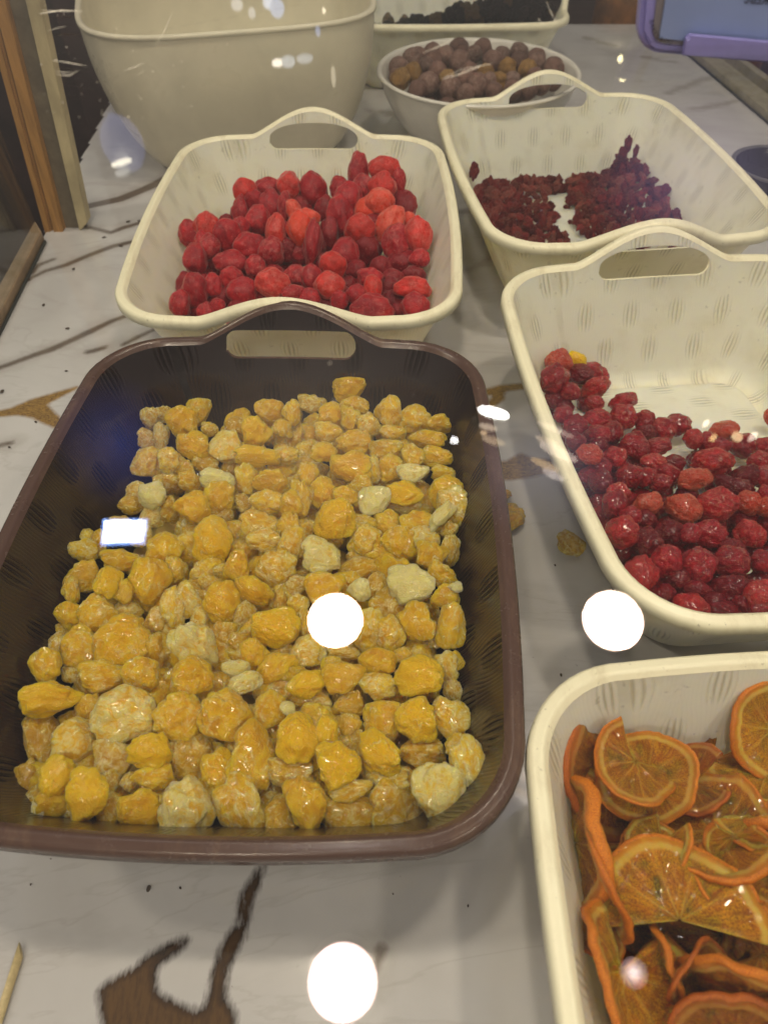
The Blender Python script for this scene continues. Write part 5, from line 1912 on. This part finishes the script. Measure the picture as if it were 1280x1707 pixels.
for i, (x, y, r, h, l) in enumerate([(0.70, 1.62, 0.05, 0.12, 'amber jar just beyond the pale metal rail'), (0.82, 1.50, 0.05, 0.13, 'amber jar standing farthest out past the rail'), (0.76, 1.36, 0.045, 0.11, 'nearer amber jar outside the rail'),
                                     (0.50, 1.78, 0.06, 0.16, 'amber jar behind the back edge of the counter'), (0.64, 1.86, 0.06, 0.16, 'amber jar hindmost beyond the counter')]):
    jar(x, y, -0.10, r, h, l)
bm = bmesh.new()
box(bm, (0.5, 1.78, -0.13), (1.3, 0.9, 0.05))
link('back_shelf', bm_mesh(bm, 'back_shelf', [M_darkwall], False), label='dark brown shelf beyond the counter carrying amber jars', cat='shelf')

# black dish at the right
p = at(1302, 272, 0.045)
root = link('black_dish', None, label='round black dish at the right edge behind the cranberry basket', cat='dish', loc=(p.x, p.y, 0.0005))
V, F = lathe([(0.001, 0.002), (0.030, 0.002), (0.033, 0.0), (0.044, 0.018), (0.052, 0.040)], 48)
link('dish_body', mesh('dish_body', V, F, [M_blackdish]), root)
V, F = lathe([(0.052, 0.040), (0.0555, 0.0415), (0.0560, 0.0435), (0.0535, 0.0445), (0.0505, 0.0425)], 48)
link('rim', mesh('rim', V, F, [M_greyrim]), root)
V, F = lathe([(0.0505, 0.0425), (0.044, 0.030), (0.030, 0.024), (0.001, 0.023)], 48)
link('dish_lining', mesh('dish_lining', V, F, [M_blackdish]), root)

# ------------------------------------------------------------------ price holder hanging under the glass
YS = 0.300


def round_poly(pts, r, n=8):
    """round the corners of a pixel polygon"""
    out = []
    m_ = len(pts)
    for i in range(m_):
        p0, p1, p2 = Vector(pts[i - 1]), Vector(pts[i]), Vector(pts[(i + 1) % m_])
        a, b = (p0 - p1).normalized(), (p2 - p1).normalized()
        rr = r[i] if isinstance(r, (list, tuple)) else r
        for k in range(n + 1):
            t_ = k / n
            s_, e_ = p1 + a * rr, p1 + b * rr
            q = s_ * (1 - t_) ** 2 + p1 * 2 * t_ * (1 - t_) + e_ * t_ ** 2
            out.append((q.x, q.y))
    return out


def slab(name, px, Y0, Y1, mat, parent, bev=0.0008):
    f = [plane_pt(x, y, Y0) for x, y in px]
    bm = bmesh.new()
    a = [bm.verts.new(v_) for v_ in f]
    b = [bm.verts.new(v_ + Vector((0, Y1 - Y0, 0))) for v_ in f]
    bm.faces.new(a)
    bm.faces.new(b[::-1])
    n = len(f)
    for i in range(n):
        bm.faces.new((a[i], b[i], b[(i + 1) % n], a[(i + 1) % n]))
    return link(name, bm_mesh(bm, name, [mat], False, bev, 1), parent)


sign = link('price_holder', None, label='lilac plastic price holder with a bluish white card hanging under the glass', cat='sign')
TOPY = -28
slab('holder_frame', round_poly([(1070, TOPY), (1060, 84), (1345, 110), (1345, TOPY)], [2, 42, 3, 3]), YS, YS + 0.004, M_lilac, sign)
slab('holder_step', round_poly([(1079, TOPY + 4), (1071, 80), (1335, 102), (1335, TOPY + 4)], [2, 36, 3, 3]), YS - 0.0012, YS, M_lilac, sign)
slab('card_edge', round_poly([(1096, TOPY + 6), (1086, 71), (1325, 92), (1325, TOPY + 6)], [2, 24, 2, 2]), YS - 0.0018, YS - 0.0012, M_cardedge, sign, 0)
slab('card', [(1112, TOPY + 8), (1098, 64), (1318, 84), (1318, TOPY + 8)], YS - 0.0024, YS - 0.0018, M_card, sign, 0)
slab('holder_lip', round_poly([(1146, 59), (1139, 92), (1345, 110), (1345, 77)], [9, 2, 2, 2]), YS - 0.0060, YS - 0.0030, M_lilac, sign)
# the dark print that peeps out round the corner of the card, and over the top of it
letters = "KAUEDOU"
corner = [(1085.5, 36, 80), (1086.5, 43, 75), (1088.5, 50, 65), (1091.5, 56, 50), (1096, 62, 32), (1102, 66.5, 14), (1109, 69.5, 8), (1116.5, 71, 6)]
for ch, (x, y, r) in zip("BAKEDROU", corner):
    cu = bpy.data.curves.new('letter', 'FONT')
    cu.body = ch
    cu.size = 0.0021
    cu.align_x = 'CENTER'
    cu.align_y = 'CENTER'
    o = bpy.data.objects.new('tmp', cu)
    COL.objects.link(o)
    dg = bpy.context.evaluated_depsgraph_get()
    me = bpy.data.meshes.new_from_object(o.evaluated_get(dg))
    bpy.data.objects.remove(o)
    me.materials.clear()
    me.materials.append(M_ink)
    lo = link('letter', me, sign, loc=plane_pt(x, y, YS - 0.0026))
    lo.rotation_euler = (math.pi / 2, 0, 0)
    lo.rotation_euler.rotate_axis('Z', R_(-r))
for i, ch in enumerate("SREKAB"):
    cu = bpy.data.curves.new('letter', 'FONT')
    cu.body = ch
    cu.size = 0.0042
    cu.align_x = 'CENTER'
    cu.align_y = 'CENTER'
    o = bpy.data.objects.new('tmp', cu)
    COL.objects.link(o)
    dg = bpy.context.evaluated_depsgraph_get()
    me = bpy.data.meshes.new_from_object(o.evaluated_get(dg))
    bpy.data.objects.remove(o)
    me.materials.clear()
    me.materials.append(M_ink)
    lo = link('letter', me, sign, loc=plane_pt(1246 + 9.5 * i, -4 + 0.7 * i, YS - 0.0030))
    lo.rotation_euler = (math.pi / 2, math.pi, 0)

# ------------------------------------------------------------------ little things on the marble and on the glass
sk = [at(-30, 1790, 0.0025), at(34, 1588, 0.0025)]
d_ = (sk[1] - sk[0])
Ls = d_.length
bm = bmesh.new()
bmesh.ops.create_cone(bm, cap_ends=True, segments=14, radius1=0.0021, radius2=0.0021, depth=Ls)
for v_ in bm.verts:
    if v_.co.z > 0:
        v_.co.z += 0.0045 - (v_.co.x + 0.0021) * 1.6
bmesh.ops.scale(bm, vec=(1, 0.8, 1), verts=bm.verts)
o = link('bamboo_sliver', bm_mesh(bm, 'bamboo_sliver', [M_skewer], True), label='pale bamboo stick with a slanting cut tip on the marble, front left corner', cat='stick')
me_x = Vector((d_.y, -d_.x, 0)).normalized()
Mx = Matrix((me_x, Vector((0, 0, 1)), d_.normalized())).transposed()
o.matrix_world = Matrix.Translation((sk[0] + sk[1]) / 2) @ Mx.to_4x4()
o.data.polygons.foreach_set('use_smooth', [len(p_.vertices) < 6 for p_ in o.data.polygons])

crumb = blob('crumb', M_speck, 77, base='2', flat=0.5, lobes=0.3, cuts=2, wrinkle=0.1)
for (x, y, r) in [(202, 409, 4), (123, 448, 3), (48, 466, 4), (73, 508, 3), (111, 618, 2.2), (4, 652, 4), (248, 1481, 4.5), (301, 1480, 2), (214, 369, 3.5), (232, 368, 3), (113, 547, 3), (160, 680, 2), (60, 703, 2.4),
                  (52, 1474, 1.6), (935, 1125, 2.5), (174, 395, 3), (655, 1490, 1.5), (780, 1510, 2), (16, 745, 2.2), (925, 942, 2), (1093, 470, 2)]:
    p = at(x, y, 0.001)
    k = (p - CAM).dot(FWD) / FPX
    o = place('crumb', crumb, p, r * k * 1.3, r * k * 0.8, rnd.uniform(0, 3), rnd, 'tiny brown crumb on the bare marble', 'crumb', 'crumbs on the marble', (0.5, 0.5, .5, 1), tilt=1, rz=0.001, face=Vector((0, 0, 1)))

t = NT('scratch_white')
t.set(Base_Color=(0.75, 0.70, 0.58, 1), Roughness=0.5)
M_scr = t.m
pane_n = NRM


def on_pane(px, py, off=0.0025):
    d = ray(px, py)
    q = P0 + NRM * off
    return CAM + d * ((q - CAM).dot(NRM) / d.dot(NRM))


def scratch(pts, wpx, mat, name='scratch'):
    V, F = [], []
    for i, (x, y) in enumerate(pts):
        a = pts[max(0, i - 1)]
        b = pts[min(len(pts) - 1, i + 1)]
        n_ = Vector((-(b[1] - a[1]), b[0] - a[0])).normalized() * wpx * 0.5 * (1 if 0 < i < len(pts) - 1 else 0.3)
        V += [on_pane(x + n_.x, y + n_.y), on_pane(x - n_.x, y - n_.y)]
    for i in range(len(pts) - 1):
        F.append((2 * i, 2 * i + 1, 2 * i + 3, 2 * i + 2))
    link(name, mesh(name, V, F, [mat], False), pane)


for pts, w_ in [([(66, 23), (85, 20), (103, 17), (140, 19)], 1.5), ([(70, 17), (95, 18), (118, 20)], 0.9), ([(88, 101), (112, 104), (145, 110)], 1.2), ([(95, 124), (115, 126), (132, 117)], 0.9), ([(92, 118), (108, 121), (120, 119)], 0.7),
                ([(80, 52), (95, 47), (110, 44)], 0.7), ([(206, 118), (222, 113), (240, 105)], 0.9), ([(228, 125), (243, 118)], 0.7), ([(258, 79), (275, 50), (288, 20)], 0.6), ([(910, 2), (920, 25), (927, 40)], 0.8), ([(895, 30), (902, 38), (910, 42)], 0.9),
                ([(705, 88), (730, 78), (755, 66)], 1.2), ([(735, 132), (765, 124), (800, 110), (820, 106)], 1.1), ([(740, 128), (775, 114), (812, 108)], 0.7)]:
    scratch(pts, w_, M_scr)
for i in range(13):
    f0, f1 = i / 13, (i + 0.62) / 13
    scratch([(170 + 340 * f0, 68 - 62 * f0), (170 + 340 * f1, 68 - 62 * f1)], 0.7, M_speck, 'hairline_crack')
bm = bmesh.new()
for i in range(70):
    x, y = rnd.uniform(60, 330), rnd.uniform(5, 200)
    if rnd.random() < 0.35:
        x, y = rnd.uniform(300, 1250), rnd.uniform(0, 700)
    q = on_pane(x, y)
    s_ = rnd.choice((0.00012, 0.00016, 0.00028)) * (1 if y < 200 else 0.8)
    bmesh.ops.create_icosphere(bm, subdivisions=1, radius=s_, matrix=Matrix.Translation(q))
link('dust', bm_mesh(bm, 'dust', [M_scr]), pane, kind='stuff')
